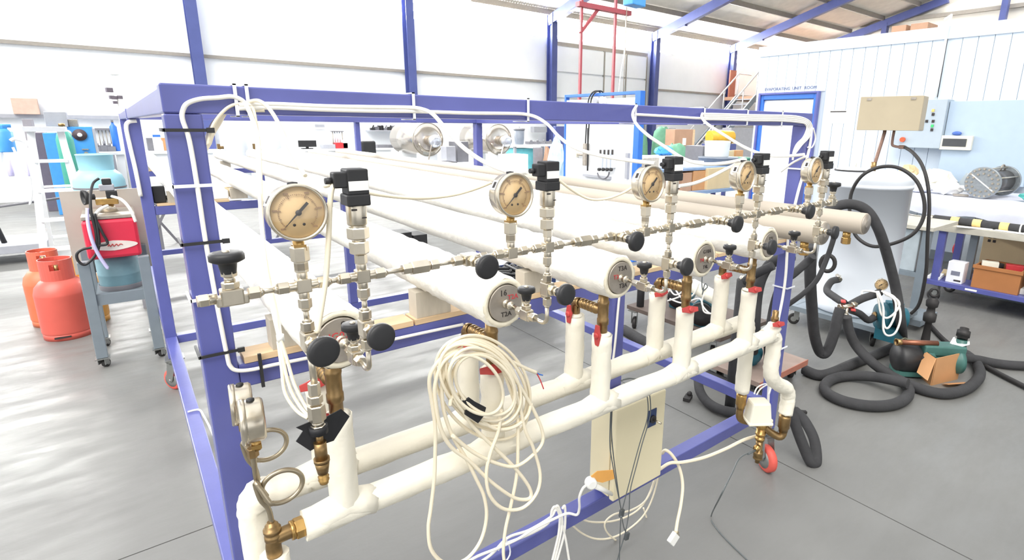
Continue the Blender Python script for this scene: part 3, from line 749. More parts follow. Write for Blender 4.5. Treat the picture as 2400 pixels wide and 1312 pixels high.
# control cabinet on the front of the frame
cb = thing('control_cabinet', 'cream painted electrical cabinet on the front bottom rail', 'cabinet', (1.195, 1.11, .44))
part(MB().box((1.082, 1.075, .445), (1.305, 1.165, .762)), 'body', creampaint, cb, bevel=.004)
part(MB().box((1.086, 1.0705, .449), (1.301, 1.0745, .758)), 'door_seal', black, cb)
dr_ = part(MB().box((1.080, 1.05, .443), (1.308, 1.07, .766)), 'door', creampaint, cb, bevel=.004)
part(MB().box((1.074, 1.078, .766), (1.312, 1.15, .772)), 'top_flange', creampaint, cb, bevel=.001)
sw = part(MB().box((1.222, 1.047, .655), (1.262, 1.0497, .715)), 'switch_plate', mat('dark_blue_plate', (38, 56, 96), .4), dr_)
part(MB().cyl((1.243, 1.047, .682), (1.243, 1.041, .682), .013, n=16), 'switch_disc', black, dr_)
part(MB().cyl((1.243, 1.041, .682), (1.246, 1.012, .680), .0035, n=10), 'switch_shaft', steel, dr_)
solo(MB().prism([at(1385, 1116, Y=1.04), at(1400, 1104, Y=1.04), at(1438, 1101, Y=1.04), at(1440, 1122, Y=1.04), at(1412, 1131, Y=1.04), at(1398, 1128, Y=1.04)], (0, .002, 0)), 'orange_tag', mat('orange_tape', (240, 176, 92), .6), 'orange tape tag beside the plug at the cream cabinet', 'tag')
pc = at(1383, 1133, Y=1.04)
pg = thing('cable_plug', 'grey-white plug with a cable at the lower left of the cream cabinet', 'plug', pc - ez * .02)
part(MB().lathe(pc - ey * .012, V((.3, .9, 0)), [(0, .012), (.004, .017), (.022, .018), (.028, .014)], 18), 'plug_head', whiteplastic, pg)
part(MB().cyl(pc, at(1440, 1160, Y=1.06), .009, .006, n=12), 'plug_body', whiteplastic, pg)

# ------------------------------------------------------------------ cables
def cable(root, pts, r, m, name='cable', sub=6, n=8): return part(MB().tube(cr(pts, sub), r, n), name, m, root)
YT = 1.164
hs = thing('cable_harness', 'white sensor cables tied along the top beam and down the left post of the frame', 'cable', (1.0, YT, .9))
cable(hs, trace([(1085, 760), (1000, 778), (900, 800), (800, 822), (705, 842), (640, 855), (590, 866), (556, 868), (540, 858), (532, 832), (506, 700), (481, 560), (463, 440), (444, 330), (428, 280), (429, 258), (440, 242), (470, 232), (510, 229), (540, 226), (560, 231), (575, 243)], YT) + trace([(590, 275), (602, 320), (608, 420)], 1.13, 1.05), .004, cablew)
cable(hs, trace([(604, 400), (608, 460), (612, 520), (622, 620), (638, 720), (654, 790)], 1.06, .80), .0026, cablew)
cable(hs, trace([(487, 340), (500, 292), (530, 255), (560, 243), (590, 248)], 1.168, YT) + trace([(602, 300), (609, 360), (612, 460), (616, 560), (630, 650), (650, 740), (657, 790)], 1.12, .80), .0028, cablec)
for k in range(5):
    o = k * 4.0
    cable(hs, [at(482 + o * .6, 352 - o * 1.0, Y=1.29), at(484 + o * .9, 330 - o, Y=1.25)] + trace([(496 + o, 296 - o * .3), (520 + o, 268 - o), (548 + o * .6, 248 - o * .2 + k), (575, 241 + k * 4), (620, 246 + k * 3)], 1.20, YT), .0038, cablec)
cable(hs, trace([(585, 238), (605, 236), (625, 248), (645, 275), (662, 310), (680, 350), (700, 388), (716, 412)], YT, .98), .0035, cablec)
cable(hs, trace([(560, 246), (640, 244), (760, 249), (880, 251), (960, 252)], YT) + trace([(990, 256), (1015, 268), (1045, 302), (1085, 345), (1140, 382), (1200, 404), (1237, 402)], 1.14, .735), .0042, cablew)
cable(hs, trace([(560, 254), (640, 252), (760, 257), (880, 260), (970, 261), (1100, 265), (1200, 266), (1232, 268)], YT) + trace([(1258, 275), (1285, 293), (1310, 320), (1345, 345), (1400, 363), (1470, 375), (1535, 383)], 1.14, .735), .004, cablew)
cable(hs, trace([(1492, 248), (1484, 262), (1484, 275), (1494, 294), (1520, 318), (1560, 345), (1605, 373), (1650, 384), (1700, 382), (1744, 373)], YT, .735), .0042, cablew)
cable(hs, trace([(1489, 268), (1560, 272), (1640, 277), (1660, 275)], YT), .004, cablew)
cable(hs, trace([(1646, 266), (1645, 276), (1660, 292), (1700, 318), (1745, 345), (1790, 362), (1835, 366), (1885, 362)], YT, .735), .0042, cablew)
for k in range(4):
    o = k * 4
    cable(hs, trace([(1648 + k, 267 + o), (1700, 268 + o), (1760, 270 + o), (1830, 271 + o), (1872 - k, 274 + o), (1896 - k * 3, 284 + o * .5), (1903 - k * 4, 302), (1895 - k * 4, 322), (1880 - k * 4, 338), (1866 - k * 2, 356), (1858, 366 + 3 * k)], YT, 1.166), .004, cablew)
cable(hs, trace([(1902, 300), (1898, 340), (1884, 400), (1868, 460), (1852, 530), (1846, 570), (1842, 640), (1834, 700), (1818, 780), (1808, 850), (1802, 905), (1800, 960)], YT), .006, cablew)
cable(hs, trace([(1906, 300), (1911, 325), (1903, 345), (1893, 345)], YT), .003, cablew)
# ties round the beam and the post
def ties(lst, horizontal, m):
    for p, q in lst:
        if horizontal:
            x = at(p, q, Y=1.17).x
            mb = MB().box((x - .0028, 1.163, 1.6095), (x + .0028, 1.1655, 1.667)).box((x - .0028, 1.163, 1.6645), (x + .0028, 1.23, 1.667)).box((x - .0028, 1.163, 1.609), (x + .0028, 1.23, 1.6115))
        else:
            z = at(p, q, Y=1.17).z
            mb = MB().box((XL0 - .004, 1.160, z - .0028), (XL1 + .004, 1.163, z + .0028)).box((XL0 - .006, 1.160, z - .0028), (XL0 - .002, 1.23, z + .0028)).obox((XL1 + .008, 1.161, z), (.006, 0, 0), (0, .003, 0), (0, 0, .0045))
        part(mb, 'cable_tie', m, hs)
ties([(550, 220), (578, 222), (967, 240), (1235, 252), (1487, 262), (1648, 270), (1749, 275), (1830, 280)], True, zipw)
ties([(455, 305), (480, 567), (512, 826)], False, black)
ties([(465, 434), (500, 695)], False, zipw)
for q in ((1845, 398), (1838, 676), (1822, 818)):
    z = at(q[0], q[1], Y=1.17).z
    part(MB().box((XR0 - .004, 1.158, z - .003), (XR1 + .003, 1.162, z + .003)).box((XR0 - .006, 1.158, z - .003), (XR0 - .002, 1.23, z + .003)), 'cable_tie', zipw, hs)
zx = at(610, 860, Y=1.17).x
part(MB().box((zx - .003, 1.160, 1.078), (zx + .003, 1.166, 1.15)), 'cable_tie', black, hs)

tb = thing('transmitter_cables', 'thin white cables sagging between the pressure transmitters', 'cable', (.9, .8, 1.4))
cable(tb, trace([(792, 424), (780, 438), (774, 470), (770, 560), (764, 650), (754, 720), (744, 780)], .713, .70), .0034, cablec)
cable(tb, trace([(762, 436), (775, 432), (790, 424)], .75, .715), .003, cablec)
cable(tb, trace([(838, 446), (880, 455), (950, 463), (1010, 463), (1070, 455), (1120, 440), (1150, 428)], .75, .76), .0028, cablec)
cable(tb, trace([(1305, 418), (1340, 445), (1380, 466), (1420, 466), (1460, 452), (1485, 437)], .76, .76), .0025, cablec)
cable(tb, trace([(1592, 436), (1625, 430), (1660, 417), (1700, 397), (1748, 374)], .76, .735), .004, cablew)
cable(tb, trace([(1795, 486), (1850, 410), (1830, 402), (1860, 380), (1890, 366)][2:], .80, .735), .003, cablew)
cable(tb, trace([(657, 790), (665, 850), (680, 910), (705, 955), (725, 975)], .80, .735), .0024, cablec)
cable(tb, trace([(656, 790), (672, 840), (690, 900), (715, 950), (728, 965)], .80, .735), .0024, cablec)
cable(tb, trace([(652, 800), (660, 860), (668, 920), (695, 962), (722, 980)], .80, .735), .0024, cablec)
part(MB().lathe(at(657, 792, Y=.80), ez, [(-.005, .005), (.005, .005)], 12), 'cable_tie', whiteplastic, tb)

cable(hs, trace([(1452, 690), (1447, 740), (1442, 800), (1436, 850)], YT), .004, cablew)
cable(thing('post_cable', 'white cable running down the left middle post of the rig', 'cable', at(330, 460, Y=3.8)), trace([(320, 283), (301, 286), (296, 300), (304, 340), (318, 400), (330, 460)], 3.80), .010, cablew)
cable(hs, [at(440, 965, Z=.356), at(466, 960, Z=.356), at(478, 975, Z=.355), at(500, 1020, Z=.345), at(530, 1100, Z=.34), at(552, 1180, Z=.34)], .004, cablew)

# coil of cable hanging on the second riser
cl = thing('cable_coil', 'coil of cream cable hanging from the red valve handle of the second riser', 'cable coil', at(1125, 1010, Y=.865))
rnd = random.Random(5)
for k in range(10):
    c0 = V((1125 + rnd.uniform(-8, 14), 905 + rnd.uniform(-4, 14))[:2] + (0,)) if False else (1124 + rnd.uniform(-10, 16), 903 + rnd.uniform(-6, 12))
    a_, b_ = 130 - k * 6 + rnd.uniform(-6, 6), 90 - k * 3.5 + rnd.uniform(-5, 5)
    th = math.radians(50 + rnd.uniform(-5, 5)); pts = []
    for j in range(18):
        t = 2 * math.pi * j / 18
        u_, w_ = a_ * math.cos(t), b_ * math.sin(t)
        pts.append(at(c0[0] + u_ * math.cos(th) - w_ * math.sin(th), c0[1] + u_ * math.sin(th) + w_ * math.cos(th), Y=.872 - .004 * k + .003 * math.sin(3 * t + k)))
    part(MB().tube(cr(pts, 3, True), .0032, 8, closed=True), 'cable_loop', cablec, cl)
for pix, y in [([(1085, 815), (1040, 835), (1012, 870), (1006, 900), (1012, 940), (1020, 1000), (1020, 1060), (1018, 1120), (1010, 1190), (1004, 1240), (1012, 1290), (1045, 1320), (1090, 1312), (1125, 1270), (1140, 1215), (1135, 1165), (1115, 1120), (1090, 1070), (1060, 1020), (1040, 960), (1036, 900), (1050, 850)], .856),
               ([(1075, 930), (1085, 960), (1110, 1000), (1160, 1050), (1210, 1100), (1242, 1145), (1240, 1168), (1205, 1166), (1150, 1128), (1100, 1080), (1060, 1050), (1035, 1010), (1022, 950), (1020, 900), (1038, 850), (1075, 822)], .852),
               ([(1175, 960), (1168, 1010), (1150, 1060), (1140, 1110), (1148, 1160), (1180, 1192), (1225, 1190), (1258, 1155), (1266, 1110), (1250, 1050), (1232, 1010), (1220, 960), (1205, 910), (1180, 868), (1140, 832)], .848),
               ([(1145, 828), (1175, 860), (1195, 910), (1212, 970), (1214, 1050), (1210, 1120), (1196, 1190), (1184, 1245), (1180, 1300), (1190, 1345)], .856),
               ([(1160, 840), (1190, 865), (1215, 900), (1245, 950), (1268, 1000), (1272, 1035), (1250, 1065), (1210, 1092), (1165, 1086), (1110, 1060), (1060, 1020)], .850),
               ([(1055, 950), (1060, 930), (1080, 925), (1100, 950), (1130, 985), (1165, 1005), (1205, 1000), (1235, 975), (1245, 945)], .850),
               ([(1100, 815), (1150, 828), (1195, 845), (1230, 862), (1257, 873)], .868)]:
    cable(cl, trace(pix, y), .0038, cablec, 'cable_strand')
cable(cl, trace([(1257, 873), (1266, 890), (1274, 911)], .868), .0014, redink, 'core_wire')
cable(cl, trace([(1257, 873), (1264, 877), (1272, 879)], .868), .0014, brightblue, 'core_wire')
part(MB().prism([at(1081, 940, Y=.842), at(1098, 930, Y=.842), at(1112, 940, Y=.842), at(1137, 953, Y=.842), at(1132, 972, Y=.842), at(1118, 990, Y=.842), at(1088, 970, Y=.842), at(1090, 952, Y=.842)], (0, -.004, 0)), 'black_tape', blacktape, cl)

# cables on the bottom rail and at the cabinet
lowc = thing('rail_cables', 'white cables bundled along the front bottom rail below the header pipes', 'cable', (.9, 1.16, .35))
for pix, y0, y1 in [([(1060, 1345), (1110, 1308), (1165, 1285), (1215, 1262), (1250, 1240), (1300, 1215), (1330, 1203), (1352, 1206), (1358, 1190), (1358, 1165), (1368, 1142), (1383, 1134)], 1.16, 1.04),
                    ([(1090, 1340), (1150, 1300), (1190, 1260), (1240, 1242), (1290, 1212), (1302, 1195), (1312, 1200), (1310, 1245), (1300, 1290), (1288, 1340)], 1.16, 1.14),
                    ([(1180, 1275), (1240, 1252), (1285, 1225), (1294, 1195), (1302, 1188), (1312, 1210), (1325, 1260), (1335, 1320)], 1.16, 1.14),
                    ([(1318, 1192), (1324, 1186), (1325, 1215), (1322, 1250), (1312, 1290), (1300, 1330)], 1.15, 1.14),
                    ([(1300, 1192), (1308, 1186), (1318, 1220), (1310, 1270), (1295, 1330)], 1.15, 1.14)]:
    cable(lowc, trace(pix, y0, y1), .004, cablew)
part(MB().tube(cr(trace([(1168, 1290), (1178, 1272), (1190, 1270), (1195, 1300), (1172, 1330)], 1.155), 4), .0025, 6), 'cable_tie', zipw, lowc)
cable(thing('power_lead', 'cream cable from the motor box along the rail to the cabinet', 'cable', at(1700, 1050, Y=1.05)), trace([(1808, 985), (1806, 1000), (1790, 1016), (1745, 1030), (1700, 1052), (1650, 1072), (1600, 1083), (1570, 1085), (1545, 1100), (1520, 1112)], .93, 1.14), .006, cablec)
pl = thing('loose_plug', 'cream lead hanging from the cabinet with a white three-pin plug at its end', 'plug', at(1575, 1275, Y=1.0))
cable(pl, trace([(1552, 1062), (1560, 1055), (1575, 1066), (1592, 1095), (1600, 1135), (1596, 1180), (1588, 1220), (1584, 1246)], 1.15, 1.0), .006, cablec, 'lead')
q0 = at(1578, 1262, Y=1.0)
part(MB().obox(q0, V((.022, 0, -.028)) * .55, V((.016, 0, .012)), V((0, .008, 0))), 'plug_body', whiteplastic, pl, bevel=.003)
part(MB().obox(q0 + V((.020, 0, .012)), V((.006, 0, .004)), V((.002, 0, -.003)), V((0, .003, 0))).obox(q0 + V((.024, 0, -.003)), V((.007, 0, .0045)), V((.0015, 0, -.0022)), V((0, .002, 0))), 'plug_pins', steel, pl)
gl = thing('grey_wires', 'thin grey wires looped over the front header and hanging past the cream cabinet', 'cable', at(1455, 1200, Y=.98))
for pix in ([(1432, 955), (1430, 1000), (1430, 1050), (1438, 1100), (1445, 1140), (1452, 1175), (1457, 1200)],
            [(1434, 955), (1433, 1010), (1438, 1070), (1446, 1130), (1453, 1180)],
            [(1455, 892), (1475, 886), (1495, 893), (1513, 915), (1519, 950), (1516, 985), (1502, 1030), (1488, 1080), (1475, 1130), (1462, 1180), (1457, 1200)],
            [(1460, 890), (1482, 887), (1505, 895), (1521, 920), (1525, 960), (1520, 990), (1505, 1040), (1492, 1090), (1477, 1150), (1474, 1200), (1465, 1250), (1450, 1300), (1440, 1340)],
            [(1457, 1210), (1462, 1235), (1468, 1250)], [(1455, 1210), (1453, 1260), (1451, 1330)]):
    cable(gl, trace(pix, .96, 1.02), .0017, cablegrey, 'wire')
for q in ((1457, 1202), (1469, 1256)):
    part(MB().rbox(at(q[0], q[1], Y=1.0), (.016, .01, .024), 0, ('Y', .2)), 'connector_block', mat('dark_connector', (70, 74, 76), .5), gl, bevel=.002)
lp2 = thing('floor_cable', 'cream cable looping down behind the bottom rail under the cabinet', 'cable', at(1480, 1270, Y=1.25))
for pix in ([(1535, 1120), (1520, 1160), (1500, 1190), (1470, 1210), (1430, 1222), (1380, 1222), (1345, 1205)],
            [(1545, 1110), (1530, 1165), (1510, 1205), (1480, 1235), (1440, 1258), (1400, 1263), (1365, 1250), (1335, 1225)],
            [(1540, 1115), (1515, 1170), (1480, 1195), (1440, 1205), (1418, 1225), (1425, 1250), (1455, 1272), (1485, 1276), (1510, 1255), (1516, 1220), (1508, 1190)]):
    cable(lp2, trace(pix, 1.26, 1.30), .0036, cablec)
sw_ = thing('sensor_lead', 'thin grey sensor lead curving from the brass drain leg down to the floor', 'cable', at(1665, 1212, Z=.01))
s0 = vc - ez * .085 + V((-.045, -.011, 0))
cable(sw_, [s0, at(1735, 1072, Y=.93), at(1715, 1110, Y=.9), at(1690, 1160, Y=.85), at(1668, 1205, Z=.03), at(1670, 1225, Z=.004), at(1700, 1262, Z=.004), at(1760, 1320, Z=.004), at(1790, 1350, Z=.004)], .0025, cablegrey)
part(MB().cyl(s0, s0 + (at(1735, 1072, Y=.93) - s0) * .5, .0042, n=10), 'lead_sleeve', cablegrey, sw_)
cable(hs, trace([(1768, 922), (1775, 908), (1790, 900), (1800, 900)], .96, 1.16), .0028, cablew)
cable(hs, trace([(1774, 924), (1782, 912), (1795, 903), (1803, 902)], .96, 1.16), .0028, cablew)
cable(hs, trace([(1802, 925), (1808, 905), (1812, 890)], .95, 1.16), .003, cablew)

# ================================================================== right side: water tank, pumps, hoses, trolleys
tankm = mat('white_tank_plastic', (216, 222, 230), .35, var=.02, scale=3)
beigebox = mat('beige_steel_box', (172, 160, 136), .5, var=.04, scale=5)
beigeside = beigebox
rust = mat('brown_steel_pipe', (122, 96, 84), .5, .3, var=.15, scale=30)
tealpaint = mat('teal_pump_paint', (36, 96, 112), .4, var=.1)
greenpaint = mat('dark_green_pump_paint', (62, 104, 98), .45, var=.12)
carton = mat('brown_cardboard', (190, 142, 98), .8, var=.06, scale=5)
carton2 = mat('tan_cardboard', (204, 184, 146), .8, var=.05, scale=5)
darkcarton = mat('orange_brown_carton', (170, 112, 66), .75, var=.06, scale=6)
whitebox = mat('white_card_box', (232, 233, 240), .6, var=.03)
tabletop = mat('worn_grey_board', (186, 182, 170), .6, var=.1, scale=8)
cloth = mat('grey_table_cloth', (200, 204, 218), .85, var=.06, scale=6, bump=.3, bscale=12)
yellowtape = mat('yellow_tape', (226, 196, 130), .6, var=.1, scale=25)
paper = mat('white_paper', (238, 238, 236), .7, var=.02)
reddish = mat('red_paint_dark', (190, 50, 56), .5, var=.1)
tealbag = mat('teal_plastic_bag', (80, 178, 168), .35, var=.15, scale=14)
blackp = rubber
tx, ty, tr_ = 4.60, 1.84, .295
tr1 = thing('tank_trolley', 'grey angle-iron trolley on castors under the white water tank', 'trolley', (tx, ty, 0))
x0, x1, y0, y1 = 4.25, 4.98, 1.47, 2.2
part(MB().box((x0, y0, .13), (x1, y0 + .05, .17)).box((x0, y1 - .05, .13), (x1, y1, .17)).box((x0, y0 + .05, .13), (x0 + .05, y1 - .05, .17)).box((x1 - .05, y0 + .05, .13), (x1, y1 - .05, .17)), 'angle_frame', greypaint, tr1)
part(MB().box((x0 + .05, y0 + .05, .155), (x1 - .05, y1 - .05, .168)), 'deck', greypaint, tr1)
def small_castor(root, x, y, ztop, r=.045, a=0.6, wm=None):
    d = V((math.cos(a), math.sin(a), 0)); n = V((-d.y, d.x, 0)); c = V((x, y, r)) + d * .02
    pl = part(MB().box((x - .04, y - .04, ztop - .006), (x + .04, y + .04, ztop)).obox(V((x, y, (ztop + r) / 2)) + n * .022, d * .02, n * .002, ez * (ztop - r) / 2).obox(V((x, y, (ztop + r) / 2)) - n * .022, d * .02, n * .002, ez * (ztop - r) / 2), 'castor', castgrey, root)
    part(MB().lathe(c - n * .016, n, [(0, r * .8), (.004, r), (.028, r), (.032, r * .8)], 20), 'castor_wheel', wm or rubber, pl)
    part(MB().lathe(c - n * .018, n, [(0, r * .5), (.036, r * .5)], 14), 'wheel_hub', castgrey, pl)
for x, y, a in ((x0 + .06, y0 + .06, .4), (x1 - .06, y0 + .06, 1.2), (x0 + .06, y1 - .06, 2), (x1 - .06, y1 - .06, .3)): small_castor(tr1, x, y, .129, a=a)
tk_ = thing('water_tank', 'white plastic cylindrical water tank with a flat lid', 'tank', (tx, ty, .17))
part(MB().lathe((tx, ty, .17), ez, [(0, tr_ * .96), (.015, tr_), (.06, tr_), (.065, tr_ * .99), (1.00, tr_), (1.0, tr_ * 1.02), (1.03, tr_ * 1.02), (1.03, tr_ * 1.0)], 56), 'tank_body', tankm, tk_)
part(MB().lathe((tx, ty, 1.2), ez, [(0, tr_ * 1.01), (.03, tr_ * 1.025), (.075, tr_ * 1.01), (.085, tr_ * .96), (.085, 0)], 56, cap=False), 'lid', tankm, tk_)
part(MB().lathe((tx - .1, ty + .1, 1.285), ez, [(0, .12), (.008, .12), (.02, .105), (.03, .05), (.03, 0)], 36, cap=False), 'hatch_cover', tankm, tk_)
part(MB().tube([V((tx - .1 + .122 * math.cos(t), ty + .1 + .122 * math.sin(t), 1.293)) for t in [k * math.pi / 14 for k in range(28)]], .006, 8, closed=True), 'hatch_seal', rubber, tk_)
part(MB().cyl((tx - .05, ty + .1, 1.31), (tx - .05, ty + .1, 1.345), .005, n=8), 'hatch_pin', steel, tk_)

# beige box on a pipe standing on the tank
bx = thing('level_box', 'beige steel box on a brown pipe above the white water tank', 'switch box', (4.72, 1.83, 1.28))
bc = V((4.83, 1.845, 1.725)); rz = math.radians(-81); m3 = Matrix.Rotation(rz, 3, 'Z')
ax_, ay_ = m3 @ V((1, 0, 0)), m3 @ V((0, 1, 0))   # ax_: to the viewer's right
part(MB().obox(bc, ax_ * .215, ay_ * .09, ez * .128), 'box_body', beigebox, bx, bevel=.006)
part(MB().obox(bc - ay_ * .0915 - ez * .0, ax_ * .213, ay_ * .001, ez * .126), 'box_door', beigebox, bx)
for s in (-1, 1): part(MB().obox(bc - ay_ * .094 + ax_ * .15 * s + ez * .108, ax_ * .016, ay_ * .003, ez * .009), 'hinge', steel_d, bx)
pb = bc - ez * .128
p1_ = V((tx + .08, ty + .02, 1.285)); ptop = pb - ax_ * .03
part(MB().tube([p1_, p1_ + ez * .02, ptop - ez * .02, ptop], .013, 12), 'stand_pipe', rust, bx)
part(MB().cyl(p1_, p1_ + ez * .07, .02, n=14), 'pipe_foot', brass, bx)
b2 = pb + ax_ * .035
part(MB().tube(cr([b2, b2 - ez * .1, b2 - ez * .12 + ax_ * .02, b2 - ez * .125 + ax_ * .06], 4), .010, 10).hexn(b2 - ez * .125 + ax_ * .05, b2 - ez * .125 + ax_ * .09, .015), 'outlet_elbow', rust, bx)
bo = b2 - ez * .125 + ax_ * .09
solo(MB().tube(cr([bo, at(2140, 358, X=4.75), at(2160, 385, X=4.72), at(2173, 425, X=4.7), at(2178, 480, X=4.68), at(2174, 560, X=4.7), at(2170, 640, X=4.75), at(2155, 710, X=4.8), at(2135, 735, X=4.8)], 6), .0125, 10), 'thin_hose', rubber, 'thin black hose falling from the beige box down the right side of the tank', 'hose')
solo(MB().tube(cr([at(1990, 530, X=4.2), at(1991, 495, X=4.2), at(1996, 450, X=4.2), at(2020, 412, X=4.2), at(2060, 392, X=4.25), at(2105, 393, X=4.25), at(2145, 420, X=4.25), at(2165, 465, X=4.25), at(2164, 510, X=4.25), at(2140, 548, X=4.23), at(2095, 570, X=4.22), at(2045, 577, X=4.2), at(2008, 555, X=4.2), at(1994, 520, X=4.19)], 6), .0125, 10), 'hose_loop', rubber, 'round loop of thin black hose hanging in front of the white tank', 'hose')
def hose(pts, r, label, m=None, name='black_hose'): return solo(MB().tube(cr(pts, 7), r, 14), name, m or foam, label, 'hose', group='black lagged hoses')
HZ = .035
hose([at(1925, 510, X=3.6), at(1950, 488, X=3.65), at(1990, 478, X=3.7), at(2030, 492, X=3.75), at(2058, 535, X=3.8), at(2080, 600, X=3.9), at(2100, 680, X=4.0), at(2112, 760, X=4.05), at(2116, 800, Z=.05)], .032, 'thick black hose bending over the pipe ends and down across the tank front')
hose([at(1900, 575, X=3.2), at(1899, 650, X=3.25), at(1903, 720, X=3.35), at(1908, 780, X=3.45), at(1920, 822, X=3.55), at(1936, 826, X=3.58), at(1952, 790, X=3.6), at(1963, 745, X=3.62), at(1970, 722, X=3.64)], .034, 'thick black hose hanging in a U between the rig and the tank')
hose([at(1984, 742, X=3.70), at(1990, 775, X=3.72), at(2008, 812, X=3.75), at(2045, 850, X=3.72), at(2085, 878, Z=.06), at(2125, 898, Z=HZ), at(2170, 915, Z=HZ), at(2220, 922, Z=HZ), at(2270, 908, Z=HZ), at(2296, 880, Z=HZ), at(2290, 853, Z=HZ), at(2268, 832, Z=HZ), at(2250, 825, Z=HZ)], .032, 'thick black hose from the valves curving round the open carton on the floor')
hose([at(2128, 899, Z=.10), at(2090, 890, Z=.09), at(2040, 882, Z=.06), at(1985, 881, Z=HZ), at(1947, 890, Z=HZ), at(1932, 908, Z=HZ), at(1945, 925, Z=HZ), at(1985, 942, Z=HZ), at(2040, 951, Z=HZ), at(2090, 948, Z=HZ), at(2122, 934, Z=HZ), at(2130, 915, Z=HZ), at(2122, 900, Z=.04)], .032, 'thick black hose lying in a ring on the floor before the open carton')
hose([at(1885, 866, Z=HZ), at(1915, 878, Z=HZ), at(1945, 875, Z=HZ), at(1990, 856, Z=HZ), at(2030, 840, Z=HZ), at(2080, 820, Z=HZ), at(2105, 808, Z=HZ)], .034, 'straight thick black hose lying on the floor from the dolly towards the tank')
hose([at(2246, 838, Z=.10), at(2290, 842, Z=.06), at(2330, 850, Z=HZ), at(2370, 855, Z=HZ), at(2430, 858, Z=HZ)], .03, 'thick black hose leaving the green pump towards the right edge')
hose([at(2150, 728, Z=HZ), at(2180, 762, Z=.02), at(2215, 798, Z=.02), at(2255, 825, Z=.02), at(2310, 858, Z=.02), at(2360, 885, Z=.02), at(2430, 920, Z=.02)], .016, 'thin black hose running across the floor behind the green pump', rubber)
hose([at(1850, 950, X=2.42), at(1866, 1000, X=2.43), at(1884, 1048, X=2.44), at(1900, 1082, X=2.45), at(1913, 1080, X=2.50), at(1908, 1030, X=2.56), at(1885, 985, X=2.6), at(1862, 962, X=2.62)], .026, 'black hose hanging in a bend behind the right castor of the rig')
hose([at(1636, 885, Z=.10), at(1640, 915, Z=.06), at(1658, 942, Z=HZ), at(1690, 960, Z=HZ), at(1730, 968, Z=HZ)], .028, 'black hose curving on the floor under the right half of the rig')
hose([at(1462, 772, Z=HZ), at(1530, 812, Z=HZ), at(1600, 850, Z=HZ), at(1680, 890, Z=HZ), at(1750, 922, Z=HZ), at(1800, 945, Z=HZ)], .04, 'long thick black hose lying on the floor along the right side of the rig')
hose([at(1790, 590, X=2.9), at(1740, 600, X=2.9), at(1720, 640, X=2.9), at(1738, 690, X=2.9), at(1745, 760, X=2.9)][0:0] or [at(1858, 600, X=2.75), at(1815, 612, X=2.75), at(1790, 640, X=2.75), at(1775, 690, X=2.72), at(1768, 780, X=2.72), at(1764, 850, Z=.03)], .03, 'black lagged hose passing behind the right post at mid height')
hose([at(1958, 545, X=3.0), at(1940, 600, X=3.0), at(1915, 655, X=2.95), at(1880, 690, X=2.9), at(1838, 720, X=2.85)], .014, 'black hose slanting down from the pipe ends behind the right post')
hose([at(1905, 600, X=2.9), at(1890, 615, X=2.9), at(1862, 640, X=2.85), at(1832, 665, X=2.8), at(1812, 720, X=2.8), at(1800, 800, X=2.8), at(1798, 852, Z=.03)], .022, 'short black hose end pointing out right of the post')
rl = thing('hose_ring', 'small black hose ring hanging by the tank beside the right post', 'hose', at(1938, 640, X=3.2))
rc = at(1940, 617, X=3.2)
part(MB().tube([rc + V((.035 * math.sin(t) * .4, -.035 * math.sin(t), .048 * math.cos(t))) for t in [k * math.pi / 10 for k in range(20)]], .012, 10, closed=True), 'ring', rubber, rl)
solo(MB().beam(at(1845, 962, Z=.03), at(1890, 966, Z=.02), .02, .015), 'floor_bar', rubber, 'short dark flat bar on the floor behind the right castor', 'bar')
solo(MB().rbox(at(1612, 932, Z=.012), (.07, .04, .02), .4).sphere(at(1616, 922, Z=.03), .016), 'rubber_scrap', rubber, 'small black rubber scrap on the floor under the rig', 'scrap')

# valve cluster, gauge and teal pump in front of the tank
vcl = thing('valve_cluster', 'brass valves with red handles joining black lagged pipes before the tank', 'valve', at(1990, 750, X=3.75))
c = at(1985, 718, X=3.75)
part(MB().tube(cr([at(1965, 655, X=4.25), at(1948, 660, X=4.1), at(1938, 680, X=4.0), at(1955, 695, X=3.88), at(1978, 710, X=3.78)], 5), .026, 12), 'upper_pipe', foam, vcl)
part(MB().tube(cr([c + V((.04, 0, 0)), at(2020, 700, X=3.85), at(2050, 690, X=3.95), at(2062, 685, X=4.0)], 4), .026, 12), 'right_pipe', foam, vcl)
part(MB().tube(cr([c + V((.03, -.02, -.03)), at(2015, 735, X=3.9), at(2035, 750, X=3.98), at(2050, 742, X=4.02)], 4), .024, 12), 'pump_pipe', foam, vcl)
part(MB().tube([c + V((-.05, .03, 0)), c, c + V((.05, -.03, .01))], .016, 12).tube([c, c - ez * .1], .014, 12).hexn(c + V((.03, -.02, .01)), c + V((.06, -.03, .016)), .022).hexn(c - ez * .05, c - ez * .08, .02).hexn(c + V((-.05, .03, 0)), c + V((-.03, .02, 0)), .021), 'valve_bodies', steel, vcl)
for o in (V((-.02, .02, .035)), V((.03, -.03, -.02))):
    part(MB().rbox(c + o, (.05, .03, .014), .5), 'red_handle', redplastic, vcl, bevel=.004)
part(MB().tube([at(1962, 645, X=4.27), at(1970, 655, X=4.2)], .014, 10).rbox(at(1968, 648, X=4.2), (.06, .012, .01), .3), 'tap', steel, vcl)
gauge(at(2066, 667, X=4.0), V((-.86, -.5, .05)), -ez, 'small white-faced gauge above the black pipe in front of the tank', R=.042, depth=.025, stem=.03, group='gauge on the tank pipework', needle=40)
tp_ = thing('teal_pump', 'teal electric pump on the trolley beside the white tank', 'pump', at(2070, 780, Z=.13))
pc_ = at(2052, 740, X=4.05)
part(MB().lathe(pc_, V((.62, -.78, 0)), [(0, .03), (.005, .085), (.03, .1), (.06, .1), (.07, .08), (.075, .07), (.19, .07), (.2, .05)], 24), 'pump_housing', tealpaint, tp_)
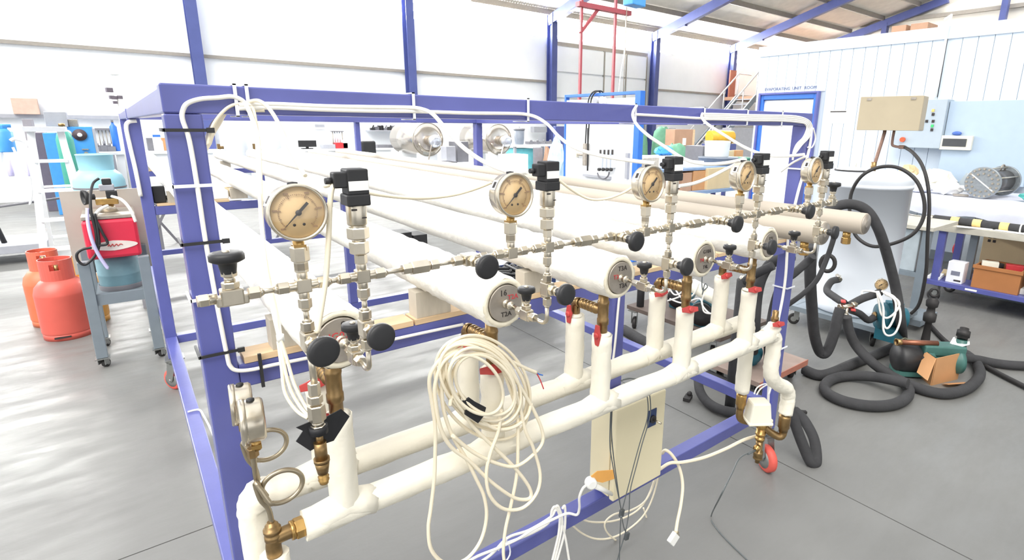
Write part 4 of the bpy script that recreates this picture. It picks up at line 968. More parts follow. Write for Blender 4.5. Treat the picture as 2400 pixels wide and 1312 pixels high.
part(MB().lathe(pc_, V((-.62, .78, 0)), [(0, .03), (.012, .03), (.014, .022), (.02, .022)], 16), 'inlet_flange', brass, tp_)
part(MB().box((pc_.x - .03, pc_.y - .15, .172), (pc_.x + .14, pc_.y - .02, pc_.z - .06)), 'pump_foot', tealpaint, tp_)
part(MB().rbox(pc_ + V((.08, -.08, .085)), (.1, .07, .05), -.9), 'terminal_box', tealpaint, tp_, bevel=.004)
wc_ = thing('white_cable_coil', 'white cable coil hanging over the teal pump in front of the tank', 'cable coil', at(2090, 790, X=3.9))
for pix in ([(2055, 682), (2060, 710), (2065, 735), (2078, 745), (2095, 735), (2108, 715), (2100, 700), (2075, 690)],
            [(2058, 682), (2068, 710), (2072, 760), (2082, 768), (2095, 745), (2100, 720), (2095, 700), (2070, 685)],
            [(2055, 684), (2070, 720), (2070, 770), (2080, 786), (2098, 780), (2110, 750), (2108, 720), (2095, 695), (2066, 682)],
            [(2020, 690), (2022, 682), (2040, 682), (2056, 685)]):
    cable(wc_, trace([(a, b) for a, b in pix], 0, 0)[0:0] or [at(a, b, X=3.9 + .01 * k) for k, (a, b) in enumerate(pix)], .007, cablew)

# green pump, black fittings and open carton on the floor
gp = thing('green_pump', 'dirty green pump with a black motor lying on the floor behind the open carton', 'pump', at(2140, 865, Z=0))
q = at(2120, 838, Z=.12)
dirp = V((.72, -.69, 0))
part(MB().lathe(q - dirp * .06, dirp, [(0, .02), (.004, .085), (.03, .095), (.13, .095), (.14, .07), (.15, .07)], 26), 'motor', black, gp)
part(MB().lathe(q + dirp * .09, dirp, [(0, .07), (.02, .085), (.06, .085), (.08, .06), (.2, .06), (.22, .09), (.25, .09)], 24), 'pump_casing', greenpaint, gp)
part(MB().rbox(q + dirp * .22 + ez * .075, (.26, .11, .07), -.76), 'terminal_box', greenpaint, gp, bevel=.01)
part(MB().rbox(q + dirp * .10 + V((-.04, -.05, .0)), (.09, .05, .09), -.76), 'capacitor_box', black, gp, bevel=.006)
part(MB().cyl(q + V((-.06, .02, .12)), q + dirp * .2 + V((-.03, 0, .12)), .018, n=14), 'copper_pipe', mat('copper_pipe', (140, 92, 72), .4, .7, var=.15), gp)
part(MB().lathe(q + V((-.06, .02, .12)), V((-.75, .55, 0)), [(0, .02), (.03, .025), (.03, .018), (.01, .018)], 16, cap=False), 'pipe_end', brass, gp)
part(MB().rbox(q + dirp * .1 - ez * .09, (.3, .14, .03), -.76), 'base_plate', greenpaint, gp)
q2 = q + dirp * .33 + V((.03, 0, .02))
part(MB().cyl(q2, q2 + ez * .12, .035, .03, n=16), 'outlet_neck', greenpaint, gp)
part(MB().lathe(q2 + ez * .12, V((.5, .1, .85)), [(0, .03), (.02, .03), (.02, .038), (.06, .038), (.06, .026), (.08, .026)], 16), 'outlet_cap', rubber, gp)
part(MB().prism([q2 + V((-.10, .02, .07)), q2 + V((-.02, -.04, .10)), q2 + V((.05, -.02, .10)), q2 + V((.07, .03, .05)), q2 + V((0, .05, .12)), q2 + V((-.05, .05, .09))], (.004, -.01, .004)), 'rag', paper, gp)
ft = thing('black_fitting', 'upright black plastic hose fitting standing behind the green pump', 'pipe fitting', at(2168, 790, Z=0))
fb_ = at(2168, 800, Z=0); fb_.z = 0
part(MB().lathe(fb_, ez, [(0, .03), (.02, .03), (.16, .022), (.17, .042), (.20, .044), (.23, .044), (.24, .03), (.28, .026), (.29, .04), (.33, .044), (.35, .03), (.36, .028)], 20), 'fitting_body', rubber, ft)
part(MB().tube([fb_ + ez * .40 + V((.026 * math.cos(t) * .5, -.026 * math.cos(t), .03 * math.sin(t))) for t in [k * math.pi / 9 for k in range(18)]], .010, 10, closed=True), 'fitting_eye', rubber, ft)
rp_ = thing('cable_tangle', 'tangle of grey-green wire lying between the pump and the trolley', 'wire', at(2110, 815, Z=0))
rnd = random.Random(9)
for k in range(6):
    pts = [at(2095 + 14 * j + rnd.uniform(-5, 5), 815 - 18 * math.sin(j * .8) + rnd.uniform(-6, 6), Z=.10 + .05 * math.sin(j * .8) + .01 * k) for j in range(7)]
    cable(rp_, pts, .005, mat('olive_wire', (120, 122, 104), .6), 'wire')
ct = thing('open_carton', 'small open brown carton with torn flaps on the floor before the green pump', 'box', at(2185, 895, Z=0))
cA, cB, cC, cD = at(2182, 903, Z=0), at(2243, 888, Z=0), at(2225, 868, Z=0), at(2158, 884, Z=0)
def panelp(a, b, h, t=.004, skew=V((0, 0, 0))):
    n = (b - a).cross(ez).normalized() * t
    return MB().prism([a, b, b + ez * h + skew, a + ez * h + skew], n)
for a, b, h in ((cA, cB, .19), (cB, cC, .19), (cC, cD, .19), (cD, cA, .19)): part(panelp(a, b, h), 'carton_side', carton, ct)
part(MB().prism([cA, cB, cC, cD], ez * .004), 'carton_bottom', carton, ct)
part(panelp(cD + ez * .19, cA + ez * .19, -.10, skew=V((-.16, -.02, 0))), 'carton_flap', carton, ct)
part(panelp(cA + V((.06, -.04, .01)), cB + V((-.04, -.05, .01)), .05, skew=V((-.03, -.04, -.03))), 'carton_flap', carton, ct)

# dolly with a teal pump behind the right post
dl_ = thing('wooden_dolly', 'brown wooden dolly on small castors behind the right post of the rig', 'dolly', (3.2, 1.72, 0))
part(MB().box((2.8, 1.56, .105), (3.36, 1.95, .135)), 'platform', mat('greyish_board', (150, 132, 122), .7, var=.1), dl_)
part(MB().box((2.8, 1.553, .10), (3.36, 1.559, .138)), 'edge_strip', mat('orange_edge', (168, 110, 92), .6), dl_)
for x, y in ((2.88, 1.62), (3.29, 1.62), (2.88, 1.89), (3.29, 1.89)): small_castor(dl_, x, y, .104, r=.034, a=.8)
bp2 = thing('small_teal_pump', 'small teal motor standing on the wooden dolly', 'pump', (2.95, 1.8, .136))
part(MB().lathe((2.98, 1.70, .215), V((.2, 1, 0)), [(0, .03), (.005, .06), (.03, .072), (.16, .072), (.18, .05)], 22), 'motor', tealpaint, bp2)
part(MB().box((2.94, 1.72, .136), (3.03, 1.84, .16)), 'foot', tealpaint, bp2)
bd2 = thing('second_dolly', 'low dolly with pumps seen between the risers under the rig', 'dolly', (3.4, 2.5, 0))
part(MB().box((3.1, 2.05, .16), (3.7, 2.95, .19)), 'platform', mat('dark_board', (92, 80, 74), .7), bd2)
for x, y in ((3.12, 2.12), (3.68, 2.12), (3.12, 2.88), (3.68, 2.88)): small_castor(bd2, x, y, .159, r=.05)
for k, (px, py, X, lab) in enumerate(((1645, 748, 3.2, 'teal motor on the low dolly seen between the third and fourth risers'), (1592, 716, 3.38, 'teal motor at the back of the low dolly, dark end to the left'))):
    b_ = at(px, py, X=X); b_.z = .29
    t_ = thing('dolly_motor', lab, 'pump', (b_.x, b_.y, .191), 'motors on the low dolly')
    part(MB().lathe(b_, V((.7, .3, 0)), [(-.02, .03), (-.015, .09), (.16, .09), (.18, .06)], 22), 'motor', tealpaint, t_)
    part(MB().box((b_.x - .04, b_.y - .05, .191), (b_.x + .12, b_.y + .07, b_.z - .07)), 'foot', tealpaint, t_)
    part(MB().lathe(b_, V((-.7, -.3, 0)), [(.015, .085), (.06, .085), (.07, .03)], 22), 'fan_cowl', black, t_)
for k, (px0, py0, px1, py1, lab) in enumerate(((1740, 655, 1733, 800, 'upright black lagged pipe left of the right post'), (1506, 610, 1506, 715, 'upright black lagged pipe seen right of the centre post'))):
    X = 2.6 if k == 0 else 3.16
    a, b = at(px0, py0, X=X), at(px1, py1, X=X); b.z = (.002, .191)[k]
    b.x, b.y = a.x, a.y
    t_ = thing('lagged_riser', lab, 'pipe', b, 'upright black lagged pipes')
    part(MB().cyl(b, a, .03, n=16), 'lagging', foam, t_)
    part(MB().sphere(a + ez * .004, .018).cyl(a, a + ez * .02, .014, n=12), 'pipe_stub', steel, t_)
    if k == 0: part(MB().tube(cr([a + V((0, -.01, -.01)), at(1775, 640, X=2.6), at(1812, 622, X=2.62)], 4), .024, 12), 'side_branch', foam, t_)
pw = thing('white_wiring', 'white wires and a white control box on the low dolly between the risers', 'wiring', at(1620, 700, X=3.1))
for pix in ([(1560, 660), (1580, 690), (1600, 680), (1590, 650), (1570, 640)], [(1575, 665), (1600, 700), (1625, 690), (1640, 660)], [(1570, 700), (1600, 710), (1640, 700), (1650, 730), (1670, 735)], [(1560, 690), (1590, 665), (1600, 690), (1565, 705)], [(1650, 690), (1645, 712), (1660, 732), (1672, 735)]):
    cable(pw, [at(a, b, X=3.1) for a, b in pix], .006, cablew)
part(MB().tube([at(1622, 668, X=3.15), at(1680, 700, X=3.15)], .05, 12), 'white_sleeve', casewhite, pw)
part(MB().tube(cr([at(1646, 645, X=3.1), at(1645, 665, X=3.1), at(1648, 680, X=3.1), at(1658, 672, X=3.1), at(1652, 665, X=3.1), at(1646, 690, X=3.1)], 5), .004, 8), 'wire', cablegrey, pw)

# clear plastic table trolley on the right (blue lower shelf)
TXF = 5.95
tt = thing('work_trolley', 'table trolley with worn board top, grey legs and blue lower shelf at the right', 'trolley', (6.3, 1.2, 0))
part(MB().box((TXF, -.3, .69), (TXF + .62, 1.77, .75)), 'board_top', tabletop, tt, bevel=.003)
part(MB().box((TXF, -.3, .17), (TXF + .62, 1.77, .215)), 'lower_shelf', blue, tt, bevel=.003)
for x, y, m_ in ((TXF + .02, 1.68, blue), (TXF + .56, 1.68, blue), (TXF + .02, .2, blue), (TXF + .56, .2, blue), (TXF + .3, 1.5, greypaint)):
    part(MB().box((x, y - .03, .215), (x + .05, y + .03, .69)), 'leg', m_, tt)
for x, y in ((TXF + .08, 1.66), (TXF + .54, 1.66), (TXF + .08, .1), (TXF + .54, .1)): small_castor(tt, x, y, .169, r=.055, a=1.4)
part(MB().box((TXF - .002, 1.33, .183), (TXF, 1.42, .2)), 'shelf_label', whiteplastic, tt)
gt = thing('grey_equipment_trolley', 'grey trolley with a grey electrical box and blue leg behind the tank', 'trolley', (5.25, 1.75, 0))
part(MB().box((5.22, 1.55, .02), (5.28, 1.61, .79)), 'leg', greypaint, gt)
part(MB().box((5.22, 1.98, .02), (5.28, 2.04, .79)), 'leg', blue, gt)
part(MB().box((5.2, 1.53, .79), (5.8, 2.1, .82)), 'top', tabletop, gt)
part(MB().box((5.24, 1.63, .42), (5.42, 1.95, .78)), 'electrical_box', mat('pale_grey_box', (176, 186, 192), .4), gt, bevel=.006)
part(MB().box((5.22, 1.61, .38), (5.44, 1.97, .42)), 'box_base', greypaint, gt)
part(MB().box((4.92, 1.42, .05), (5.3, 1.62, .1)), 'base_rail', greypaint, gt)
# goods on the work trolley
def goods_box(name, c, size, m, label, rz=0, cat='box', flap=False):
    t_ = thing(name, label, cat, (c[0], c[1], c[2]))
    part(MB().rbox((c[0], c[1], c[2] + size[2] / 2), size, rz), 'body', m, t_, bevel=.004)
    return t_
wbx = goods_box('white_carton', (TXF + .1, 1.53, .2155), (.12, .13, .2), whitebox, 'small white printed carton on the blue lower shelf')
part(MB().box((TXF + .038, 1.49, .29), (TXF + .0395, 1.56, .33)), 'print', mat('grey_print', (120, 122, 140), .6), wbx)
part(MB().box((TXF + .038, 1.475, .235), (TXF + .0395, 1.53, .25)), 'barcode', ink, wbx)
bb = thing('brown_goods_box', 'orange-brown open box full of parts on the blue lower shelf', 'box', (TXF + .2, 1.22, .2165))
o_ = V((TXF + .2, 1.22, .2165)); w_, d_2, h_ = .17, .17, .21
part(MB().box((o_.x - w_, o_.y - d_2, o_.z), (o_.x - w_ + .01, o_.y + d_2, o_.z + h_)), 'box_side', darkcarton, bb)
part(MB().box((o_.x + w_ - .01, o_.y - d_2, o_.z), (o_.x + w_, o_.y + d_2, o_.z + h_)), 'box_side', darkcarton, bb)
part(MB().box((o_.x - w_ + .01, o_.y - d_2, o_.z), (o_.x + w_ - .01, o_.y - d_2 + .01, o_.z + h_)), 'box_side', darkcarton, bb)
part(MB().box((o_.x - w_ + .01, o_.y + d_2 - .01, o_.z), (o_.x + w_ - .01, o_.y + d_2, o_.z + h_)), 'box_side', darkcarton, bb)
part(MB().box((o_.x - w_ + .01, o_.y - d_2 + .01, o_.z), (o_.x + w_ - .01, o_.y + d_2 - .01, o_.z + .02)), 'box_bottom', darkcarton, bb)
part(MB().box((o_.x - w_ - .01, o_.y - d_2 - .01, o_.z + h_ - .03), (o_.x - w_ - .001, o_.y + d_2 + .01, o_.z + h_)), 'rim_strip', darkcarton, bb)
for k, (dx_, dy_, m_, nm, lab) in enumerate(((-.06, -.09, reddish, 'red_carton', 'small red and white packet on top of the brown goods box'), (.02, .05, black, 'black_reel', 'black reel lying in the brown goods box'), (-.08, .08, casewhite, 'white_part', 'white plastic part in the brown goods box'))):
    if k == 1: solo(MB().lathe((o_.x + dx_, o_.y + dy_, o_.z + .025), ez, [(0, .05), (.03, .05), (.03, .03), (.14, .03), (.14, .05), (.19, .05)], 18), nm, m_, lab, 'reel')
    else: solo(MB().rbox((o_.x + dx_, o_.y + dy_, o_.z + .022 + .11), (.07, .12, .22), .3), nm, m_, lab, 'packet', bevel=.003)
goods_box('paper_pile', (TXF + .13, 1.7, .2155), (.2, .1, .03), paper, 'pile of papers at the left end of the blue lower shelf', .1, 'papers')
goods_box('flat_carton', (TXF + .38, 1.62, .2155), (.2, .2, .03), carton2, 'flat tan carton lying on the lower shelf behind the papers', .2)
big = goods_box('large_carton', (6.75, 1.2, .22), (.3, .62, .43), carton2, 'large tan carton with handling marks beneath the clothed table', 0)
for _y, _z in ((1.46, .60), (1.46, .56), (1.42, .60), (1.42, .56)): part(MB().box((6.598, _y - .012, _z - .013), (6.5998, _y + .012, _z + .013)), 'handling_mark', ink, big)
part(MB().box((6.6, .88, .0), (6.9, 1.52, .22)), 'pallet_base', greypaint, big)
goods_box('dark_case', (TXF + .12, .93, .2155), (.2, .12, .26), mat('charcoal_case', (66, 68, 72), .5), 'charcoal grey case standing at the right on the lower shelf', 0, 'case')
goods_box('printed_folder', (TXF + .2, 1.05, .2155), (.2, .12, .05), paper, 'white and pink folder lying beside the charcoal case', .2, 'folder')
solo(MB().cyl((TXF + .06, .99, .228), (TXF + .03, .86, .228), .012, n=10), 'yellow_tool', mat('yellow_handle', (226, 178, 60), .5), 'yellow-handled tool on the front edge of the blue shelf', 'tool')
red = thing('red_reel', 'red and white round reel on the floor seen through the trolley legs', 'reel', (7.2, 1.8, 0))
part(MB().lathe((7.2, 1.78, .34), V((-1, -.2, 0)), [(-.06, .12), (.0, .12), (.0, .10), (.06, .1), (.06, .12), (.07, .12), (.07, .06), (.09, .06)], 26), 'drum', reddish, red)
part(MB().lathe((7.2, 1.78, .34), V((-1, -.2, 0)), [(.091, .055), (.1, .05), (.1, 0)], 20, cap=False), 'hub', whiteplastic, red)
part(MB().box((7.14, 1.68, 0), (7.24, 1.88, .24)), 'stand', greypaint, red)
solo(MB().box((6.72, 1.5, .22), (6.74, 1.72, .66)), 'grey_sheet', mat('pale_grey_box', (176, 186, 192)), 'pale grey metal sheet leaning under the table beside the tan carton', 'sheet')
sp = thing('striped_pipe', 'black lagged pipe with yellow tape bands lying on the worn board', 'pipe', (TXF + .12, 1.0, .75))
ya = 1.80; zc_ = .75 + .035
part(MB().cyl((TXF + .12, ya, zc_), (TXF + .12, -.2, zc_), .034, n=20), 'lagging', foam, sp)
for y in (1.66, 1.49, 1.29, 1.04, .8, .55): part(MB().lathe((TXF + .12, y, zc_), -ey, [(0, .0345), (.002, .0365), (.065, .0365), (.067, .0345)], 20, cap=False), 'tape_band', yellowtape, sp)
part(MB().cyl((TXF + .12, ya + .06, zc_), (TXF + .12, ya, zc_), .028, n=18).cyl((TXF + .12, ya + .22, zc_ + .01), (TXF + .12, ya + .05, zc_), .006, n=8), 'metal_end', steel, sp)
part(MB().tube([(TXF + .12 + .037 * math.cos(t), 1.14, zc_ + .037 * math.sin(t)) for t in [k * math.pi / 8 for k in range(16)]], .006, 6, closed=True).cyl((TXF + .12, 1.12, zc_ + .03), (TXF + .2, 1.0, zc_ + .14), .004, n=6), 'clear_clip', whiteplastic, sp)
solo(MB().beam((TXF + .2, 1.72, .757), (TXF + .2, .0, .757), .03, .012), 'metal_strip', steel, 'thin metal strip lying behind the striped pipe', 'strip')
for k, (x, y, a) in enumerate(((TXF + .04, 1.45, .3), (TXF + .05, 1.18, -.1), (TXF + .09, .98, .2))):
    solo(MB().rbox((x, y, .7525 + .0015 * k), (.09, .26, .003), a), 'paper_sheet', paper, 'white paper sheet on the worn board, %s from the tank' % STN[k], 'paper', group='paper sheets on the worn board')

# long clothed table along the panel wall
ctb = thing('clothed_table', 'long table under a pale grey cloth along the white panel wall', 'table', (7.3, 1.4, 0))
part(MB().box((6.72, -.4, .89), (7.95, 3.0, .92)), 'table_top', tabletop, ctb)
mb = MB(); nseg = 40
for i in range(nseg + 1):
    y = 3.02 - 3.44 * i / nseg; w_ = .012 * math.sin(i * 1.7) + .008 * math.sin(i * 3.1)
    mb.v += [V((7.95, y, .924)), V((6.70, y, .926)), V((6.695 + w_, y, .80)), V((6.69 + 1.6 * w_, y, .74 + .02 * math.sin(i * .9)))]
for i in range(nseg):
    for j in range(3): mb.f.append([4 * i + j, 4 * i + j + 1, 4 * i + j + 5, 4 * i + j + 4]); mb.sm.append(True); mb.mi.append(0)
part(mb, 'table_cloth', cloth, ctb)
for x, y in ((6.8, 2.9), (7.85, 2.9), (6.8, 1.5), (7.85, 1.5), (6.8, .1), (7.85, .1)): part(MB().box((x - .025, y - .025, 0), (x + .025, y + .025, .89)), 'leg', greypaint, ctb)
for k, (ya_, yb_) in enumerate(((2.7, 1.86), (1.34, .2))):
    al = thing('aluminium_profile', 'white aluminium profile at the back of the clothed table, %s of the flanged vessel' % ('left', 'right')[k], 'profile', (7.45, (ya_ + yb_) / 2, .928), 'aluminium profiles on the clothed table')
    part(MB().box((7.4, yb_, .928), (7.48, ya_, .985)), 'profile', whiteplastic, al)
    part(MB().box((7.385, yb_, .985), (7.5, ya_, 1.0)), 'profile_flange', whiteplastic, al)
    part(MB().box((7.39, yb_, .945), (7.4, ya_, .955)), 'groove', greypaint, al)
fv = thing('flanged_vessel', 'short steel vessel between two bolted round flanges on the clothed table', 'vessel', (7.0, 1.6, .928))
fd = V((.62, -.62, .12)).normalized(); fc = at(2300, 437, X=6.9); fc.z = .928 + .161
fs_ = mat('grey_cast_flange', (150, 156, 160), .4, .6, var=.12, scale=40)
fd = V((.985, -.10, 0)).normalized()
part(MB().lathe(fc, fd, [(0, .155), (.003, .16), (.022, .16), (.025, .155)], 40), 'front_flange', fs_, fv)
part(MB().lathe(fc + fd * .5, fd, [(0, .155), (.003, .16), (.022, .16), (.025, .155)], 40), 'rear_flange', fs_, fv)
part(MB().cyl(fc + fd * .025, fc + fd * .5, .115, n=36), 'shell', mat('dark_steel_shell', (104, 100, 98), .35, .8, var=.1), fv)
fu = fd.cross(ez).normalized()
for rr, n_ in ((.138, 20), (.092, 12)):
    for k in range(n_):
        t = 2 * math.pi * k / n_
        b_ = fc - fd * .004 + (fu * math.cos(t) + ez * math.sin(t)) * rr
        part(MB().hexn(b_ + fd * .006, b_ - fd * .008, .011), 'bolt', steel, fv)
for k in range(6):
    t = 2 * math.pi * k / 6 + .4; b_ = fc + (fu * math.cos(t) + ez * math.sin(t)) * .142
    part(MB().cyl(b_ + fd * .02, b_ + fd * .52, .007, n=8), 'tie_rod', steel, fv)
part(MB().obox(fc - fd * .003, (fu * .8 - ez * .6) * .13, (fu * .6 + ez * .8) * .005, fd * .003), 'chalk_mark', whiteplastic, fv)
part(MB().tube([fc + fd * .45 + ez * .115 + fu * 0 + fd * .05 * math.cos(t) + ez * .055 * math.sin(t) for t in [k * math.pi / 10 for k in range(11)]], .008, 8), 'lifting_eye', steel_d, fv)
def blob(c, sx, sy, sz, seed, n=16):
    rn = random.Random(seed); m_ = MB().sphere((0, 0, 0), 1, n)
    m_.v = [V((c[0] + p.x * sx * rn.uniform(.75, 1.15), c[1] + p.y * sy * rn.uniform(.75, 1.15), max(c[2], c[2] + sz * .5 + p.z * sz * .6 * rn.uniform(.7, 1.2)))) for p in m_.v]
    m_.sm = [False] * len(m_.f); return m_
solo(blob((7.0, 1.22, .928), .12, .16, .1, 3), 'teal_bag', tealbag, 'crumpled teal plastic bag right of the flanged vessel', 'bag')
solo(blob((7.05, 2.02, .928), .12, .14, .13, 4), 'white_bag', paper, 'crumpled white plastic bag in the middle of the clothed table', 'bag')
solo(blob((7.05, 2.3, .928), .13, .14, .07, 5), 'crumpled_paper', whitebox, 'crumpled white paper near the tank on the clothed table', 'paper')
solo(blob((7.66, 2.35, .928), .12, .22, .2, 6), 'grey_bag', casewhite, 'pale grey bag standing against the wall on the clothed table', 'bag')
solo(blob((7.7, 2.65, .928), .1, .14, .22, 7), 'cream_bag', carton2, 'cream bag against the wall behind the white tank', 'bag')
solo(MB().prism([(7.72, 2.15, .928), (7.72, 1.75, .928), (7.72, 1.78, 1.0), (7.72, 2.05, 1.13)], (.03, 0, 0)), 'grey_cloth_sheet', mat('pale_grey_box', (176, 186, 192)), 'folded pale grey sheet leaning on the wall above the table', 'sheet')
solo(MB().rbox((7.58, 2.02, .95), (.05, .3, .025), .2), 'black_strap', black, 'black strap on the aluminium profile below the wall cabinet', 'strap')
solo(MB().rbox((7.62, 1.72, .945), (.05, .16, .03), -.2), 'red_tool', reddish, 'red tool lying left of the flanged vessel near the wall', 'tool')
solo(MB().rbox((7.68, 1.2, .9535), (.08, .16, .05), -.1), 'tan_packet', ply, 'tan packet at the wall behind the flanged vessel', 'packet')
solo(MB().rbox((6.95, 1.86, .942), (.06, .13, .022), .5), 'grey_bracket', steel_d, 'grey metal bracket on the cloth left of the flanged vessel', 'bracket')

# switchgear on the panel wall
sg1 = thing('wall_switchboard', 'pale blue-grey switchboard with buttons on the white panel wall', 'switchboard', (7.9, 2.45, 1.38))
part(MB().box((7.83, 2.40, 1.39), (8.045, 2.92, 1.965)), 'case', mat('pale_bluegrey_case', (172, 184, 194), .4, var=.02), sg1, bevel=.006)
part(MB().box((7.90, 1.55, 1.0), (8.045, 2.395, 1.94)), 'lower_case', mat('pale_blue_case', (176, 194, 212), .4, var=.02), sg1, bevel=.004)
for (px, py, m_, nm) in ((2158, 290, mat('amber_lamp', (236, 190, 110), .4), 'lamp'), (2156, 302, ink, 'button'), (2160, 321 - 20, ink, 'button'), (2188 - 16, 284, ink, 'button'), (2187, 284, ink, 'meter'), (2185, 295, mat('green_lamp', (60, 190, 110), .4), 'lamp'), (2184, 304, ink, 'button'), (2187, 268, ink, 'button'), (2187, 259, mat('amber_lamp', (236, 190, 110)), 'lamp')):
    p_ = at(px, py, X=7.826); part(MB().box((7.82, p_.y - .014, p_.z - .016), (7.829, p_.y + .014, p_.z + .016)), nm, m_, sg1)
es = at(2115, 327, X=7.81); part(MB().cyl((7.83, es.y, es.z), (7.80, es.y, es.z), .03, n=18), 'emergency_stop', mat('orange_red_button', (226, 92, 56), .4), sg1)
db = thing('fuse_box', 'small fuse box with dark window on the wall below the switchboard', 'fuse box', (7.85, 2.25, 1.37))
part(MB().box((7.84, 2.09, 1.38), (7.899, 2.41, 1.545)), 'case', casewhite, db, bevel=.006)
part(MB().box((7.833, 2.14, 1.42), (7.839, 2.38, 1.51)), 'dark_window', mat('smoked_window', (72, 74, 76), .25), db)
part(MB().sphere((7.87, 2.26, 1.57), .05, sq=(.5, 1, .5)), 'blue_cover', mat('blue_plastic', (70, 104, 180), .4), db)
cdt = thing('wall_conduit', 'thin white conduit running up the panel wall and over its top edge', 'conduit', (8.02, 2.6, 1.97))
part(MB().tube([at(2193, 228, X=8.03), at(2205, 160, X=8.03), at(2221, 70, X=8.02), at(2230, 35, X=8.02), at(2215, 45, X=8.3)], .014, 8), 'pipe', whiteplastic, cdt)
part(MB().tube([at(2196, 228, X=8.035), at(2208, 160, X=8.035), at(2222, 78, X=8.035)], .007, 6), 'cable', ink, cdt)
for k, (px0, px1, py0, py1) in enumerate(((2088, 2124, 62, 78), (2132, 2176, 52, 76))):
    a, b = at(px0, py1, X=8.6), at(px1, py0, X=8.6)
    t_ = thing('stored_carton', 'brown carton on top of the white room, %s one' % ('left' if k == 0 else 'right'), 'box', (8.75, (a.y + b.y) / 2, 2.80), 'cartons on the white room')
    part(MB().box((8.6, b.y, 2.801), (8.95, a.y, max(b.z, 2.98))), 'body', mat('dim_carton', (176, 138, 112), .8), t_, bevel=.004)

# ================================================================== left side: gas bottles, stand, ladder
redbottle = mat('red_gas_bottle', (204, 92, 80), .38, var=.05, scale=6)
orangebottle = mat('orange_gas_bottle', (206, 108, 72), .45, var=.08, scale=8)
ochre = mat('ochre_gas_bottle', (206, 150, 70), .45, var=.08)
paleblue = mat('pale_blue_bottle', (150, 204, 222), .4, var=.05, scale=5)
greyblue = mat('greyblue_bottle', (116, 152, 164), .45, var=.12, scale=10)
redbox_m = mat('crimson_plastic', (206, 44, 70), .35, var=.04)
sheetm = mat('stainless_sheet', (196, 188, 178), .35, .5, var=.08, scale=5)
white_p = mat('white_ladder_paint', (236, 238, 240), .4, var=.03)
cyanblue = mat('sky_blue_paint', (70, 150, 220), .4, var=.06)
greencyl = mat('sea_green_cylinder', (70, 158, 142), .4, var=.06)
dimgrey = mat('dim_grey_steel', (112, 112, 118), .5, var=.08)
midgrey = mat('mid_grey_plastic', (162, 164, 172), .5, var=.06)
purplew = mat('pale_violet_plastic', (190, 186, 224), .45, var=.05)
brownwood = mat('brown_board', (176, 140, 116), .7, var=.08, scale=4)
tarp = mat('green_tarpaulin', (96, 148, 122), .7, var=.16, scale=5, bump=.4, bscale=8)

def gas_bottle(c, r, h, m, label, collar=.13, cm=None, name='gas_bottle', handle=True):
    t_ = thing(name, label, 'gas bottle', c)
    hb = h - collar
    part(MB().lathe(c, ez, [(.03, r * .93), (.05, r * .99), (.06, r), (hb * .70, r), (hb * .72, r * 1.006), (hb * .74, r), (hb * .84, r * .93), (hb * .93, r * .72), (hb * .985, r * .45), (hb, r * .2)], 40), 'body', m, t_)
    part(MB().lathe(c, ez, [(0, r * .93), (0, r * .97), (.055, r * .97), (.055, r * .93)], 40, cap=False), 'foot_ring', m, t_)
    part(MB().obox(V(c) + V((-r * .2, -r * .965, .03)), ex * r * .3, ey * .006, ez * .006), 'foot_slot', ink, t_)
    cr_ = r * .62; n = 30; mb = MB()
    for k in range(n):
        a0, a1 = 2 * math.pi * k / n, 2 * math.pi * (k + 1) / n
        slot = k in (7, 8, 21, 22, 23)
        for z0, z1 in (((hb * .88, h - .075), (h - .028, h)) if slot else ((hb * .88, h),)):
            for rr, s in ((cr_, 1), (cr_ - .006, -1)):
                v_ = [V(c) + V((rr * math.cos(a0), rr * math.sin(a0), z0)), V(c) + V((rr * math.cos(a1), rr * math.sin(a1), z0)), V(c) + V((rr * math.cos(a1), rr * math.sin(a1), z1)), V(c) + V((rr * math.cos(a0), rr * math.sin(a0), z1))]
                mb.add(v_, [(0, 1, 2, 3) if s > 0 else (3, 2, 1, 0)], True)
            mb.add([V(c) + V((q_ * math.cos(a_), q_ * math.sin(a_), z1)) for q_, a_ in ((cr_, a0), (cr_, a1), (cr_ - .006, a1), (cr_ - .006, a0))], [(0, 1, 2, 3)])
    part(mb, 'collar', cm or m, t_)
    part(MB().cyl(V(c) + ez * hb * .97, V(c) + ez * (h - .05), .014, n=12), 'valve', brass, t_)
    return t_
b0 = at(163, 797, Z=0) + V((0, .15, 0))
gas_bottle((b0.x, b0.y, 0), .158, .60, redbottle, 'bright red gas bottle on the floor, front one left of the grey stand')
gas_bottle((b0.x - .10, b0.y + .42, 0), .15, .60, orangebottle, 'orange gas bottle standing behind the red one', cm=mat('dull_orange_collar', (208, 104, 80), .45))
gas_bottle((b0.x + .13, b0.y + .275, 0), .115, .55, ochre, 'ochre gas bottle half hidden behind the red bottle and the grey stand')
